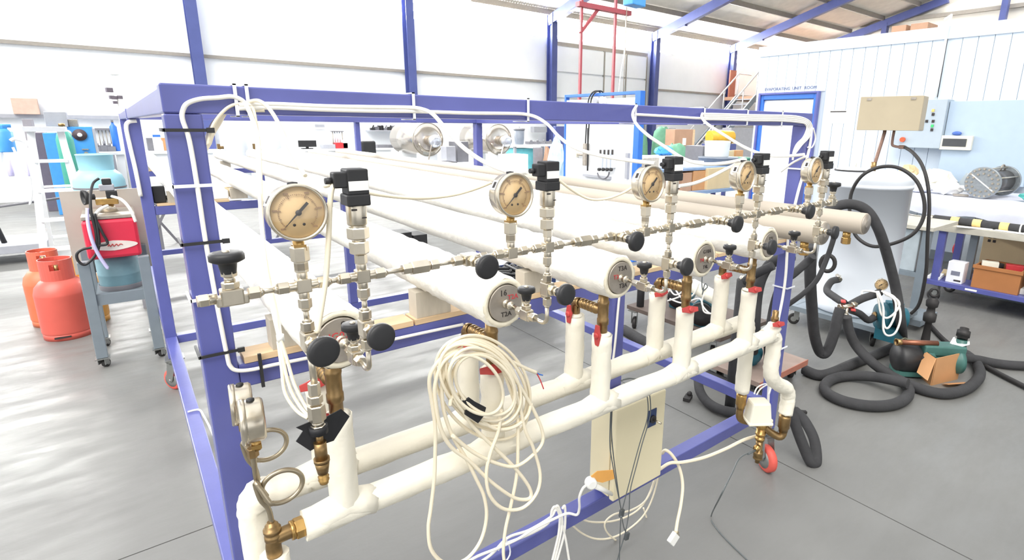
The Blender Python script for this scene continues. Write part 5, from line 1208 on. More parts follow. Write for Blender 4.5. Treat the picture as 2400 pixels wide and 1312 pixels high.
# grey stand with crimson unit
gs = thing('grey_stand', 'grey steel stand on small castors left of the rig', 'stand', (-.1, 4.7, 0))
for x, y in ((-.262, 4.50), (.045, 4.48), (-.262, 4.94), (.045, 4.92)):
    part(MB().box((x - .03, y - .03, .075), (x + .03, y + .03, .728)), 'leg', greypaint, gs, bevel=.003)
    small_castor(gs, x, y, .074, r=.026, a=1.0)
part(MB().box((-.232, 4.485, .43), (.015, 4.515, .50)), 'front_rail', greypaint, gs)
part(MB().box((-.232, 4.515, .47), (.015, 4.93, .485)), 'shelf', greypaint, gs)
part(MB().box((-.34, 4.965, .55), (.13, 4.975, 1.13)), 'back_sheet', sheetm, gs)
cyl_c = V((-.095, 4.70, .4855))
rc_ = thing('refrigerant_cylinder', 'grey-blue refrigerant cylinder standing on the shelf of the grey stand', 'cylinder', cyl_c)
part(MB().lathe(cyl_c, ez, [(0, .10), (.005, .115), (.02, .118), (.10, .12), (.105, .122), (.11, .12), (.20, .12), (.235, .10), (.24, .04)], 36), 'body', greyblue, rc_)
part(MB().lathe(cyl_c, ez, [(.0, .121), (.03, .124), (.035, .121)], 36, cap=False), 'foot_ring', dimgrey, rc_)
cu_ = thing('crimson_unit', 'crimson red casing with a white oval badge over the refrigerant cylinder', 'machine casing', (-.095, 4.66, .72))
part(MB().box((-.235, 4.49, .73), (.045, 4.92, .985)), 'casing', redbox_m, cu_, bevel=.02)
part(MB().box((-.232, 4.50, .986), (.042, 4.90, 1.01)), 'top_plate', steel_d, cu_, bevel=.004)
ov = [V((-.095 + .125 * math.cos(t), 4.4885, .815 + .033 * math.sin(t) * (1 - .25 * abs(math.cos(t))))) for t in [2 * math.pi * k / 32 for k in range(32)]]
bdg = part(MB().prism(ov[::-1], (0, -.002, 0)), 'oval_badge', mat('pale_badge', (222, 212, 206), .4), cu_)
part(MB().tube(cr([(-.125, 4.485, .812), (-.118, 4.485, .825), (-.112, 4.485, .810), (-.10, 4.485, .826), (-.095, 4.485, .810), (-.08, 4.485, .824), (-.074, 4.485, .811), (-.06, 4.485, .822), (-.05, 4.485, .815)], 4), .0028, 6), 'badge_script', redplastic, bdg)
vb = thing('valve_block', 'brass and black gas valve assembly on top of the crimson casing', 'valve', (-.09, 4.7, 1.011))
part(MB().cyl((-.09, 4.7, 1.011), (-.09, 4.7, 1.06), .05, .03, n=18), 'base_cone', steel, vb)
part(MB().box((-.15, 4.66, 1.06), (-.03, 4.74, 1.10)), 'brass_block', brass_b, vb, bevel=.005)
part(MB().box((-.09, 4.655, 1.10), (-.03, 4.735, 1.15)), 'black_coil', black, vb, bevel=.006)
part(MB().box((-.12, 4.66, 1.15), (-.04, 4.73, 1.19)), 'grey_coil', midgrey, vb, bevel=.006)
part(MB().box((-.1, 4.66, 1.19), (-.05, 4.73, 1.23)), 'black_plug', black, vb, bevel=.006)
part(MB().lathe((-.15, 4.68, 1.115), V((-1, -.3, 0)), [(0, .02), (.03, .02), (.035, .045), (.06, .05), (.06, .04), (.045, .03)], 22, cap=False), 'black_bell', black, vb)
cable(vb, [at(232, 418, Y=4.62), at(218, 430, Y=4.6), at(212, 460, Y=4.5), at(214, 500, Y=4.46), at(224, 540, Y=4.45), at(228, 575, Y=4.45), at(234, 575, Y=4.45), at(252, 570, Y=4.45), at(240, 545, Y=4.45), at(222, 510, Y=4.46)], .008, black, 'black_lead')
cable(vb, [at(222, 500, Y=4.46), at(230, 545, Y=4.45), at(232, 575, Y=4.45), at(222, 600, Y=4.45), at(200, 620, Y=4.44), at(184, 612, Y=4.44), at(180, 596, Y=4.44), at(192, 585, Y=4.44), at(215, 580, Y=4.44)], .008, black, 'black_lead')
cable(vb, [at(205, 488, Y=4.47), at(206, 520, Y=4.45), at(215, 560, Y=4.44), at(230, 595, Y=4.44), at(250, 625, Y=4.44), at(254, 628, Y=4.44)], .010, purplew, 'clear_hose')
cable(vb, [at(262, 460, Y=4.62), at(285, 468, Y=4.55), at(305, 490, Y=4.47), at(318, 520, Y=4.46)], .009, whiteplastic, 'white_hose')
cable(vb, [at(222, 505, Y=4.55), at(235, 490, Y=4.55), at(252, 482, Y=4.6)], .010, whiteplastic, 'white_hose')
# large pale blue cylinder
pb_ = at(227, 395, Y=6.0)
sst = thing('side_stand', 'low white table with grey legs under the pale blue cylinder', 'table', (pb_.x, 6.0, 0))
part(MB().box((pb_.x - .24, 5.81, .70), (pb_.x + .19, 6.2, .74)), 'top', white_p, sst)
for _x in (-.21, .16):
    for _y in (5.84, 6.17): part(MB().box((pb_.x + _x - .02, _y - .02, 0), (pb_.x + _x + .02, _y + .02, .70)), 'leg', midgrey, sst)
lb_ = thing('large_blue_cylinder', 'large pale blue gas cylinder with a shrouded top behind the grey stand', 'gas cylinder', (pb_.x, 6.0, .741))
part(MB().lathe((pb_.x, 6.0, 0), ez, [(.741, .165), (.751, .176), (1.02, .176), (1.11, .174), (1.16, .157), (1.2, .12)], 40), 'body', paleblue, lb_)
part(MB().lathe((pb_.x, 6.0, 1.18), ez, [(0, .119), (.01, .116), (.14, .122), (.145, .128), (.15, .12), (.10, .11)], 36, cap=False), 'shroud', paleblue, lb_)
part(MB().lathe((pb_.x, 6.0, 0), ez, [(1.05, .177), (1.06, .18), (1.065, .177)], 40, cap=False), 'weld_band', dimgrey, lb_)
# white step ladder
la = thing('step_ladder', 'white metal step ladder behind the gas bottles', 'ladder', (-.55, 6.8, 0))
topL, topR = at(72, 308, Y=6.6), at(142, 308, Y=6.6)
ftL, ftR = V((topL.x - .10, 6.3, .0)), V((topR.x + .08, 6.3, .0))
for a, b in ((topL, ftL), (topR, ftR)): part(MB().beam(b, a, .05, .03, up=(0, 1, 0)), 'front_rail', white_p, la)
for a, x in ((topL, -.1), (topR, .1)): part(MB().beam(V((a.x + x, 7.3, 0)), a + V((0, .08, 0)), .03, .025, up=(0, 1, 0)), 'rear_rail', white_p, la)
part(MB().box((topL.x - .04, 6.5, topL.z), (topR.x + .04, 6.75, topL.z + .04)), 'top_tray', mat('grey_tray', (196, 198, 204), .5), la)
for k in range(1, 6):
    f_k = k / 6
    a, b = topL + (ftL - topL) * f_k, topR + (ftR - topR) * f_k
    part(MB().box((a.x, a.y - .04, a.z - .012), (b.x, a.y + .05, a.z + .012)), 'step', white_p, la)
for k in (2, 4):
    f_k = k / 6; a, b = topL.copy(), topR.copy()
    part(MB().beam((a.x - .1 * f_k, 6.68 + .62 * f_k, a.z * (1 - f_k)), (b.x + .1 * f_k, 6.68 + .62 * f_k, b.z * (1 - f_k)), .02, .02), 'rear_brace', white_p, la)
# equipment trolley at the far left edge
et = thing('equipment_trolley', 'grey platform trolley at the left edge with an upright black pole', 'trolley', (-1.3, 8.9, 0))
part(MB().box((-2.2, 8.5, .13), (-.78, 9.3, .22)), 'platform', midgrey, et, bevel=.004)
part(MB().box((-1.62, 8.7, .22), (-1.42, 8.9, 1.25)), 'column', greypaint, et)
part(MB().cyl((-1.15, 8.75, .22), (-1.34, 8.75, 1.3), .025, n=10), 'black_pole', black, et)
part(MB().cyl((-1.3, 8.72, .62), (-.6, 8.72, .70), .014, n=8), 'cross_bar', dimgrey, et)
part(MB().box((-1.6, 8.6, 1.13), (-1.0, 9.0, 1.24)), 'upper_box', white_p, et, bevel=.005)
for x, y in ((-.9, 8.62), (-.9, 9.18), (-2.0, 8.62), (-2.0, 9.18)): small_castor(et, x, y, .129, r=.06)
cable(et, [at(30, 345, Y=8.7), at(38, 362, Y=8.7), at(48, 385, Y=8.7), at(68, 410, Y=8.7), at(74, 450, Y=8.7), at(70, 480, Y=8.7)], .012, white_p, 'hose')
cable(et, [at(25, 330, Y=8.7), at(35, 325, Y=8.7), at(55, 330, Y=8.7), at(70, 340, Y=8.7)], .02, white_p, 'hose')
for k, (px0, px1, lab) in enumerate(((12, 36, 'pale violet filter cup hanging at the left edge, left one'), (58, 72, 'pale violet filter cup hanging at the left edge, right one'))):
    a, b = at(px0, 375, Y=8.65), at(px1, 412, Y=8.65)
    solo(MB().lathe(((a.x + b.x) / 2, 8.62, b.z), ez, [(0, (b.x - a.x) * .42), (.01, (b.x - a.x) * .5), (a.z - b.z, (b.x - a.x) * .5)], 18), 'filter_cup', purplew, lab, 'filter', group='filter cups on the left trolley')
pumpb = at(8, 320, Y=8.8)
bt_ = thing('blue_canister', 'sky blue canister with fittings at the left edge of the picture', 'canister', (pumpb.x, 8.8, 1.241))
part(MB().lathe((pumpb.x, 8.8, 1.241), ez, [(0, .08), (.01, .085), (.22, .085), (.26, .05)], 24), 'body', cyanblue, bt_)
part(MB().hexn((pumpb.x, 8.8, 1.5), (pumpb.x, 8.8, 1.54), .05).cyl((pumpb.x - .04, 8.8, 1.53), (pumpb.x + .08, 8.8, 1.53), .02, n=10), 'head', cyanblue, bt_)

# things along the far wall on the left
def pbox(name, label, cat, px0, py0, px1, py1, Y, dep, m, base=None, group=None, bevel=.006, pname='body'):
    ym, xm = (py0 + py1) / 2, (px0 + px1) / 2
    xa, xb = at(px0, ym, Y=Y).x, at(px1, ym, Y=Y).x
    zt = at(xm, py0, Y=Y).z; zb = at(xm, py1, Y=Y).z if base is None else base
    t_ = thing(name, label, cat, ((xa + xb) / 2, Y + dep / 2, zb), group)
    part(MB().box((xa, Y, zb), (xb, Y + dep, zt)), pname, m, t_, bevel=bevel)
    t_['_'] = 0; del t_['_']
    return t_, xa, xb, zb, zt
wallrail = struct(MB().box((-8, YW - .12, 1.63), (.2, YW - .0, 1.70)), 'trim_20', midgrey, 'grey service rail along the far wall at the left', 'rail')
solo(MB().box((at(28, 250, Y=15).x, 15.0, 1.7005), (at(90, 250, Y=15).x, 15.15, 2.0)), 'wall_carton', mat('pinkish_carton', (206, 176, 160), .8), 'pinkish-brown carton standing on the grey wall rail at far left', 'box', bevel=.006)
bench = thing('lab_bench', 'long pale laboratory bench along the far wall behind the rig', 'bench', (2.2, 14.4, 0))
part(MB().box((-1.2, 13.9, .95), (5.6, 14.9, 1.0)), 'worktop', mat('pale_worktop', (226, 230, 234), .4), bench, bevel=.004)
part(MB().box((-1.2, 13.9, 0.1), (-.02, 14.85, .95)), 'cupboard', midgrey, bench)
part(MB().box((0, 13.95, 0.1), (5.6, 14.85, .95)), 'cupboard', wallwhite, bench)
bu, xa, xb, zb, zt = pbox('blue_machine', 'sky blue machine cabinet with a round dark dial behind the ladder', 'machine', 150, 297, 226, 420, 13.0, .6, cyanblue, base=0)
part(MB().lathe(((xa + xb) / 2 + .04, 12.999, zt - .14), -ey, [(0, .10), (.02, .10), (.02, .04), (.03, .04)], 28), 'dark_dial', mat('dark_brown_dial', (84, 70, 74), .5), bu)
part(MB().lathe(((xa + xb) / 2 + .04, 12.969, zt - .14), -ey, [(0, .035), (.01, .03), (.01, 0)], 18, cap=False), 'dial_hub', white_p, bu)
part(MB().lathe(((xa + xb) / 2 - .13, 12.999, zt - .12), -ey, [(0, .07), (.015, .07), (.015, 0)], 20, cap=False), 'round_label', whiteplastic, bu)
part(MB().box(((xa + xb) / 2 + .03, 12.98, zt - .40), ((xa + xb) / 2 + .12, 12.999, zt - .38)).cyl(((xa + xb) / 2 + .08, 12.999, zt - .46), ((xa + xb) / 2 + .08, 12.94, zt - .46), .03, n=12), 'lever', steel_d, bu)
part(MB().box((xb, 13.0, .0), (xb + .03, 13.6, zt - .03)), 'side_trim', midgrey, bu)
bu2, xa2, xb2, zb2, zt2 = pbox('low_blue_machine', 'lower sky blue machine seen through the ladder', 'machine', 106, 312, 136, 380, 12.7, .5, cyanblue, base=0)
gcx = at(152, 330, Y=12.4).x
gcy = thing('green_gas_cylinder', 'tall sea-green gas cylinder right of the step ladder', 'gas cylinder', (gcx, 12.4, 0))
part(MB().lathe((gcx, 12.4, 0), ez, [(0, .10), (.01, .115), (1.28, .115), (1.38, .09), (1.44, .045), (1.47, .04)], 28), 'body', greencyl, gcy)
part(MB().lathe((gcx, 12.4, 1.47), ez, [(0, .03), (.03, .03), (.03, .045), (.07, .045), (.08, .02)], 14), 'valve_cap', brass, gcy)
gx2 = at(85, 330, Y=13.3).x
pbox('dark_shelf_unit', 'dark brown-grey shelf unit seen through the top of the ladder', 'shelf', 78, 311, 108, 345, 13.3, .5, mat('dark_taupe', (104, 96, 106), .6), base=0)
pbox('grey_equipment_case', 'mid-grey equipment case with a red label on top of the blue machine', 'case', 104, 262, 156, 293, 12.95, .5, midgrey, base=at(130, 297, Y=13.0).z + .002)[0]
pbox('tall_grey_cabinet', 'narrow grey cabinet against the wall left of the ladder', 'cabinet', 56, 279, 78, 330, 14.2, .4, mat('taupe_grey', (150, 146, 152), .6), base=1.0005)
pbox('small_machine', 'small grey cast machine on top of the blue machine', 'machine', 160, 280, 182, 296, 13.1, .3, steel_d, base=at(188, 297, Y=13.0).z + .001)
sbx = at(268, 315, Y=14.5).x
sb_ = thing('slim_blue_cylinder', 'slim bright blue cylinder standing on the far bench left of the rig', 'cylinder', (sbx, 14.4, 1.0005))
part(MB().lathe((sbx, 14.4, 1.0005), ez, [(0, .05), (.01, .06), (.48, .06), (.52, .03), (.55, .02), (.57, .02)], 20), 'body', brightblue, sb_)
part(MB().box((sbx - .02, 14.37, 1.57), (sbx + .02, 14.43, 1.61)), 'valve', dimgrey, sb_)
for k, (px, py, s) in enumerate(((228, 335, .08), (243, 330, .1), (257, 337, .08))):
    p_ = at(px, py, Y=14.3)
    solo(MB().rbox((p_.x, 14.35, 1.0005 + s * .6), (s * 1.6, .2, s * 1.2), .2).cyl((p_.x, 14.3, 1.0005 + s * 1.1), (p_.x, 14.3, 1.0005 + s * 2), s * .2, n=10), 'bench_instrument', dimgrey, 'dark small instrument on the far bench left of the rig, %s of three' % STN[k], 'instrument', group='small instruments on the far bench')
tool = thing('wall_tool_rack', 'thin dark rack with hanging tools on the far wall left of the rig', 'tool rack', (at(235, 303, Y=15.1).x, 15.1, 1.2))
x_ = at(228, 303, Y=15.1).x; z_ = at(235, 303, Y=15.1).z
part(MB().box((x_ - .1, 15.08, z_ - .02), (x_ + .25, 15.19, z_ + .02)), 'rail', dimgrey, tool)
for k in range(5): part(MB().cyl((x_ - .05 + .06 * k, 15.14, z_), (x_ - .05 + .06 * k, 15.14, z_ - .3 - .05 * (k % 2)), .008, n=6), 'hanging_tool', steel_d, tool)
sbt = at(372, 330, Y=14.1).x
sp_ = thing('spray_bottle', 'white spray bottle with a blue head on the far bench between the left posts', 'spray bottle', (sbt, 14.1, 1.0005))
part(MB().lathe((sbt, 14.1, 1.0005), ez, [(0, .06), (.01, .065), (.2, .065), (.24, .03), (.28, .025)], 20), 'bottle', whiteplastic, sp_)
part(MB().box((sbt - .09, 14.08, 1.285), (sbt + .04, 14.12, 1.33)), 'trigger_head', brightblue, sp_)
for _k, (_p0, _p1, _m, _l) in enumerate(((344, 358, dimgrey, 'dark box on the far bench left of the spray bottle'), (380, 396, carton, 'brown carton on the far bench right of the spray bottle'))):
    solo(MB().box((at(_p0, 330, Y=14.3).x, 14.3, 1.0005), (at(_p1, 330, Y=14.3).x, 14.6, 1.26)), 'bench_box', _m, _l, 'box', bevel=.006)
# white column with sensor head standing behind the frame at the left
ws = thing('sensor_mast', 'thin white mast with a ring and small instruments above the left rear of the rig', 'mast', at(275, 250, Y=13.5))
mb_ = at(272, 262, Y=13.5); mt_ = at(268, 178, Y=13.5)
part(MB().cyl((mb_.x, 13.5, 0), (mt_.x, 13.5, mt_.z), .02, n=10), 'pole', whiteplastic, ws)
part(MB().lathe((mt_.x, 13.5, mt_.z), ez, [(0, .03), (.02, .08), (.04, .085), (.04, .075)], 20, cap=False), 'ring_cup', whiteplastic, ws)
for (px, py, s) in ((256, 211, .08), (262, 228, .06), (268, 229, .06), (281, 228, .06), (270, 240, .05)):
    p_ = at(px, py, Y=13.45); part(MB().rbox((p_.x, 13.45, p_.z), (s * 1.2, s, s), .3), 'instrument', mat('dark_taupe', (104, 96, 106)), ws)
part(MB().beam((at(256, 214, Y=13.48).x, 13.48, at(262, 230, Y=13.48).z), (mb_.x + .12, 13.48, at(262, 230, Y=13.48).z), .02, .02), 'cross_arm', whiteplastic, ws)

# ================================================================== behind the rig, centre
def on_bench(name, label, cat, px0, py0, px1, Y, dep, m, group=None): return pbox(name, label, cat, px0, py0, px1, py0 + 10, Y, dep, m, base=1.0005, group=group)
for k, (a, b) in enumerate(((514, 578), (596, 656))):
    xa, xb = at(a, 320, Y=13.2).x, at(b, 320, Y=13.2).x; zt = at((a + b) / 2, 300, Y=13.2).z
    t_ = thing('white_storage_tank', 'large pale white cylindrical tank behind the far ends of the pipes, %s one' % ('left' if k == 0 else 'right'), 'tank', ((xa + xb) / 2, 13.2, 0), 'white tanks behind the rig')
    r = (xb - xa) / 2
    part(MB().lathe(((xa + xb) / 2, 13.2, 0), ez, [(0, r * .97), (.02, r), (zt - .1, r), (zt - .04, r * .9), (zt, r * .5), (zt, 0)], 32, cap=False), 'body', tankm, t_)
    part(MB().cyl(((xa + xb) / 2 - r * .9, 13.0, 1.1), ((xa + xb) / 2 - r * 1.3, 13.0, 1.1), .03, n=10).box(((xa + xb) / 2 - r * 1.35, 12.97, 1.05), ((xa + xb) / 2 - r * 1.15, 13.03, 1.17)), 'side_valve', brass, t_)
sck = thing('brown_sack', 'small brown cloth sack resting on the far end of the second pipe', 'sack', (at(563, 350, Y=6.7).x, 6.62, PZ + PR))
sx_ = PX[1]
part(blob((sx_, 6.6, PZ + PR * .6), .075, .09, .17, 11), 'cloth', mat('taupe_cloth', (166, 150, 140), .9, var=.1), sck)
mo = thing('computer_monitor', 'black computer monitor seen from behind on the far bench', 'monitor', (at(721, 350, Y=14.0).x, 14.0, 1.0005))
xa, xb = at(700, 340, Y=14).x, at(742, 340, Y=14).x; zt = at(721, 329, Y=14).z
part(MB().box((xa, 14.0, 1.05), (xb, 14.04, zt)), 'screen', black, mo, bevel=.006)
part(MB().box(((xa + xb) / 2 - .12, 14.0, 1.0005), ((xa + xb) / 2 + .12, 14.16, 1.02)).box(((xa + xb) / 2 - .03, 14.04, 1.02), ((xa + xb) / 2 + .03, 14.08, 1.2)), 'stand', black, mo)
ch = thing('office_chair', 'black padded office chair at the far bench', 'chair', (at(862, 350, Y=12.8).x, 12.9, 0))
xa, xb = at(846, 340, Y=12.8).x, at(880, 340, Y=12.8).x; zt = at(862, 330, Y=12.8).z
part(MB().box((xa, 12.75, .75), (xb, 12.85, zt)), 'backrest', black, ch, bevel=.04)
part(MB().box((xa - .02, 12.85, .48), (xb + .02, 13.35, .57)), 'seat', black, ch, bevel=.03)
part(MB().cyl(((xa + xb) / 2, 13.1, .08), ((xa + xb) / 2, 13.1, .48), .03, n=10), 'column', dimgrey, ch)
part(MB().beam(((xa + xb) / 2, 12.82, .5), ((xa + xb) / 2, 12.82, .8), .05, .03), 'back_bar', dimgrey, ch)
for k in range(5):
    a = 2 * math.pi * k / 5
    part(MB().beam(((xa + xb) / 2, 13.1, .08), ((xa + xb) / 2 + .28 * math.cos(a), 13.1 + .28 * math.sin(a), .05), .04, .03), 'base_arm', black, ch)
    part(MB().sphere(((xa + xb) / 2 + .28 * math.cos(a), 13.1 + .28 * math.sin(a), .03), .03, 8), 'castor', black, ch)
nbd = thing('wall_board', 'small white wall board with a grey panel on the far wall', 'board', (at(748, 295, Y=15.1).x, 15.1, 1.5))
xa, xb = at(735, 295, Y=15.15).x, at(762, 295, Y=15.15).x
part(MB().box((xa, 15.14, 1.45), (xb, 15.18, 1.62)), 'board', whiteplastic, nbd)
part(MB().box((xa + .03, 15.13, 1.50), (xb - .02, 15.139, 1.57)), 'grey_panel', midgrey, nbd)
rk = thing('glassware_stand', 'wire stand with test tubes on the far bench', 'stand', (at(788, 330, Y=14.2).x, 14.2, 1.0005))
xa, xb = at(778, 330, Y=14.2).x, at(806, 330, Y=14.2).x; zt = at(790, 307, Y=14.2).z
part(MB().box((xa, 14.15, zt - .02), (xb, 14.3, zt)), 'top_plate', dimgrey, rk)
for x in (xa + .03, xb - .03): part(MB().cyl((x, 14.2, 1.0005), (x, 14.2, zt), .012, n=8), 'rod', steel_d, rk)
for k in range(3): part(MB().cyl((xa + .08 + .06 * k, 14.2, 1.15), (xa + .08 + .06 * k, 14.2, zt), .018, n=8), 'tube', tankm, rk)
sh = thing('wall_shelf', 'grey wall shelf crowded with dark tools above the far bench', 'shelf', (at(890, 303, Y=15).x, 15.0, 1.42))
xa, xb = at(862, 303, Y=15).x, at(924, 303, Y=15).x; zs = at(890, 305, Y=15).z
part(MB().box((xa, 14.9, zs - .03), (xb, 15.19, zs)), 'board', midgrey, sh, bevel=.004)
for k in range(6):
    solo(MB().rbox((xa + .12 + k * .12, 15.0, zs + .001 + .03 + .015 * (k % 3)), (.09, .12, .06 + .03 * (k % 3)), .3 * k).cyl((xa + .12 + k * .12, 14.98, zs + .05), (xa + .16 + k * .12, 14.98, zs + .13), .018, n=8), 'shelf_tool', dimgrey if k % 2 else black, 'dark tool on the grey wall shelf, %s from the left' % STN[k], 'tool', group='tools on the wall shelf')
for k, (px, m_, w, h, lab) in enumerate(((800, reddish, .3, .14, 'dark red instrument box on the far bench right of the test tubes'), (815, whiteplastic, .26, .2, 'white instrument on the far bench left of the far post'), (770, midgrey, .3, .1, 'grey tray on the far bench right of the monitor'), (905, dimgrey, .5, .08, 'dark flat tray on the far bench beside the steel drum'), (675, casewhite, .12, .5, 'tall white stand on the far bench left of the monitor'))):
    x = at(px, 340, Y=14.1).x
    solo(MB().box((x - w / 2, 14.05, 1.0005), (x + w / 2, 14.3, 1.0005 + h)), 'bench_item', m_, lab, 'instrument', bevel=.01)

# two horizontal stainless drums on white stands
drum_m = mat('polished_drum_steel', (206, 198, 188), .18, .85, var=.08, scale=3)
for k, (px, lab) in enumerate(((1006, 'polished steel drum lying on a white stand behind the pipes, left one'), (1172, 'polished steel drum lying on a white stand behind the pipes, right one'))):
    c = at(px, 327, Y=8.8); r = .275
    t_ = thing('steel_drum', lab, 'drum', (c.x, 9.3, 0), 'steel drums behind the rig')
    part(MB().lathe(c, ey, [(0, r * .2), (.01, r * .7), (.03, r * .96), (.05, r), (1.05, r), (1.08, r * .9), (1.1, 0)], 44, cap=False), 'shell', drum_m, t_)
    part(MB().lathe(c + ey * .04, ey, [(0, r * 1.0), (.0, r * 1.03), (.03, r * 1.03), (.03, r)], 44, cap=False), 'rim', steel, t_)
    part(MB().lathe(c + V((.02, .03, -.02)), -ey, [(0, .09), (.02, .085), (.12, .08), (.13, .1), (.16, .1), (.17, .06)], 24), 'neck', steel_d, t_)
    part(MB().lathe(c + V((.02, -.14, -.02)), -ey, [(0, .09), (.03, .11), (.08, .1), (.1, .05), (.1, 0)], 20, cap=False), 'foil_wrap', mat('silver_foil', (214, 218, 226), .25, .7, var=.2, scale=30), t_)
    part(MB().tube([c + V((r * .75 * math.cos(a), -.02, r * .75 * math.sin(a))) for a in [math.pi * (1.1 + .8 * q / 12) for q in range(13)]], .014, 8), 'front_handle', steel, t_)
    part(MB().prism([(c.x - .2, 8.85, 0), (c.x + .2, 8.85, 0), (c.x + .16, 8.85, c.z - r * .6), (c.x - .16, 8.85, c.z - r * .6)], (0, .12, 0)), 'stand_leg', wallwhite, t_)
    part(MB().prism([(c.x - .2, 9.6, 0), (c.x + .2, 9.6, 0), (c.x + .16, 9.6, c.z - r * .6), (c.x - .16, 9.6, c.z - r * .6)], (0, .12, 0)), 'stand_leg', wallwhite, t_)
    cable(t_, [c + V((.02, -.14, .05)), c + V((-.06, -.2, -.1)), c + V((-.12, -.15, -.4)), c + V((-.2, -.1, -.75))], .012, white_p if k else steel_d, 'hose')
# worktable and goods around the drums
mt = thing('machine_table', 'white table with small machines between the two steel drums', 'table', (5.0, 8.6, 0))
xa, xb = at(1040, 370, Y=8.0).x, at(1112, 370, Y=8.0).x
part(MB().box((xa, 8.0, .96), (xb, 8.6, 1.0)), 'top', wallwhite, mt)
part(MB().box((xa + .02, 8.02, .1), (xb - .02, 8.58, .96)), 'cupboard', mat('pale_grey_box', (176, 186, 192)), mt)
a = at(1040, 370, Y=7.98)
pbox('grey_control_unit', 'small grey control unit with a dark display between the drums', 'control unit', 1046, 343, 1068, 358, 8.1, .2, midgrey, base=1.0005)
pbox('dark_motor_unit', 'dark motor on the white table between the drums', 'motor', 1072, 332, 1098, 358, 8.2, .3, dimgrey, base=1.0005)
wbk = thing('wire_basket', 'grey wire basket left of the white table between the drums', 'basket', (at(1048, 372, Y=7.8).x, 7.8, 0))
x_ = at(1046, 372, Y=7.8).x
for k in range(5):
    for y in (7.7, 7.95): part(MB().cyl((x_ - .12 + .06 * k, y, .0), (x_ - .12 + .06 * k, y, 1.04), .006, n=6), 'wire', dimgrey, wbk)
for z in (.6, .82, 1.04): part(MB().tube([(x_ - .13, 7.69, z), (x_ + .13, 7.69, z), (x_ + .13, 7.96, z), (x_ - .13, 7.96, z)], .007, 6, closed=True), 'wire_ring', dimgrey, wbk)
wt2 = thing('pale_worktable', 'pale worktable right of the steel drums', 'table', (7.0, 9.9, 0))
xa, xb = at(1206, 340, Y=9.6).x, at(1310, 343, Y=9.6).x
part(MB().box((xa, 9.6, 1.17), (xb, 10.2, 1.21)), 'top', wallwhite, wt2)
for x in (xa + .04, xb - .04):
    for y in (9.65, 10.15): part(MB().box((x - .025, y - .025, 0), (x + .025, y + .025, 1.17)), 'leg', midgrey, wt2)
bn = at(1217, 320, Y=9.8)
bin_ = thing('grey_bin', 'dark grey bin with a lid on the pale worktable', 'bin', (bn.x, 9.8, 1.2105))
part(MB().lathe((bn.x, 9.8, 1.2105), ez, [(0, .09), (.01, .095), (.30, .115)], 22), 'body', mat('slate_plastic', (118, 126, 138), .5), bin_)
part(MB().lathe((bn.x, 9.8, 1.512), ez, [(0, .125), (.025, .125), (.03, .09), (.05, .03), (.07, .0)], 22, cap=False), 'lid', dimgrey, bin_)
for k in range(4):
    x = at(1240 + 15 * k, 336, Y=9.8).x
    solo(MB().rbox((x, 9.8, 1.2105 + .03), (.1, .15, .06), .4 * k).sphere((x + .02, 9.75, 1.2105 + .07), .03, 8), 'table_part', dimgrey, 'small dark part on the pale worktable, %s from the bin' % STN[k], 'part', group='small parts on the pale worktable')
pbox('cyan_cabinet', 'cyan blue cabinet under the pale worktable', 'cabinet', 1208, 348, 1250, 385, 9.7, .4, mat('cyan_cabinet', (120, 206, 216), .4), base=0)
pbox('taupe_board', 'taupe board standing beside the cyan cabinet', 'board', 1252, 346, 1272, 385, 9.5, .05, mat('taupe_grey', (150, 146, 152)), base=0)
solo(blob((at(1285, 355, Y=9.3).x, 9.3, 0), .16, .14, 1.05, 21), 'brown_bundle', brownwood, 'brown wrapped bundle standing beside the plastic sheet', 'bundle')
solo(blob((at(1305, 350, Y=8.8).x, 8.8, 0), .2, .18, 1.25, 22), 'plastic_sheet', mat('bluish_plastic_sheet', (188, 216, 238), .3, var=.12, scale=12), 'crumpled bluish clear plastic sheet hanging left of the instrument panel', 'plastic sheet')
pbox('pale_wall_box', 'pale grey wall box right of the bin', 'wall box', 1252, 297, 1282, 310, 14.8, .2, midgrey)[0]
pbox('blue_frame_screen', 'dark blue framed stand with a white sheet left of the instrument panel', 'stand', 1302, 296, 1328, 345, 10.5, .1, navy, base=0)
pbox('low_white_table', 'low white side table in front of the cyan cabinet', 'table', 1195, 362, 1238, 380, 8.4, .4, wallwhite, base=0)

# instrument panel with flow meters, in a blue frame
XP = 4.77
ip = thing('instrument_panel', 'large white panel in a blue frame with flow meters and fittings', 'panel', (XP, 5.15, 0))
part(MB().box((XP, 4.55, .55), (XP + .03, 5.80, 1.93)), 'white_board', wallwhite, ip)
part(MB().box((XP - .02, 4.46, 0), (XP + .06, 4.545, 2.0)), 'frame_post', brightblue, ip, bevel=.004)
part(MB().box((XP - .005, 5.81, 0), (XP + .06, 5.84, 2.0)), 'frame_post', brightblue, ip, bevel=.004)
part(MB().box((XP - .005, 4.545, 1.965), (XP + .06, 5.81, 2.0)), 'frame_beam', brightblue, ip, bevel=.004)
part(MB().box((XP - .01, 4.545, .48), (XP + .05, 5.81, .545)), 'frame_beam', brightblue, ip)
part(MB().box((XP - .04, 4.9, .97), (XP - .001, 5.4, 1.0)).box((XP - .04, 4.6, 1.0), (XP - .001, 4.64, 1.3)), 'shelf_bracket', midgrey, ip)
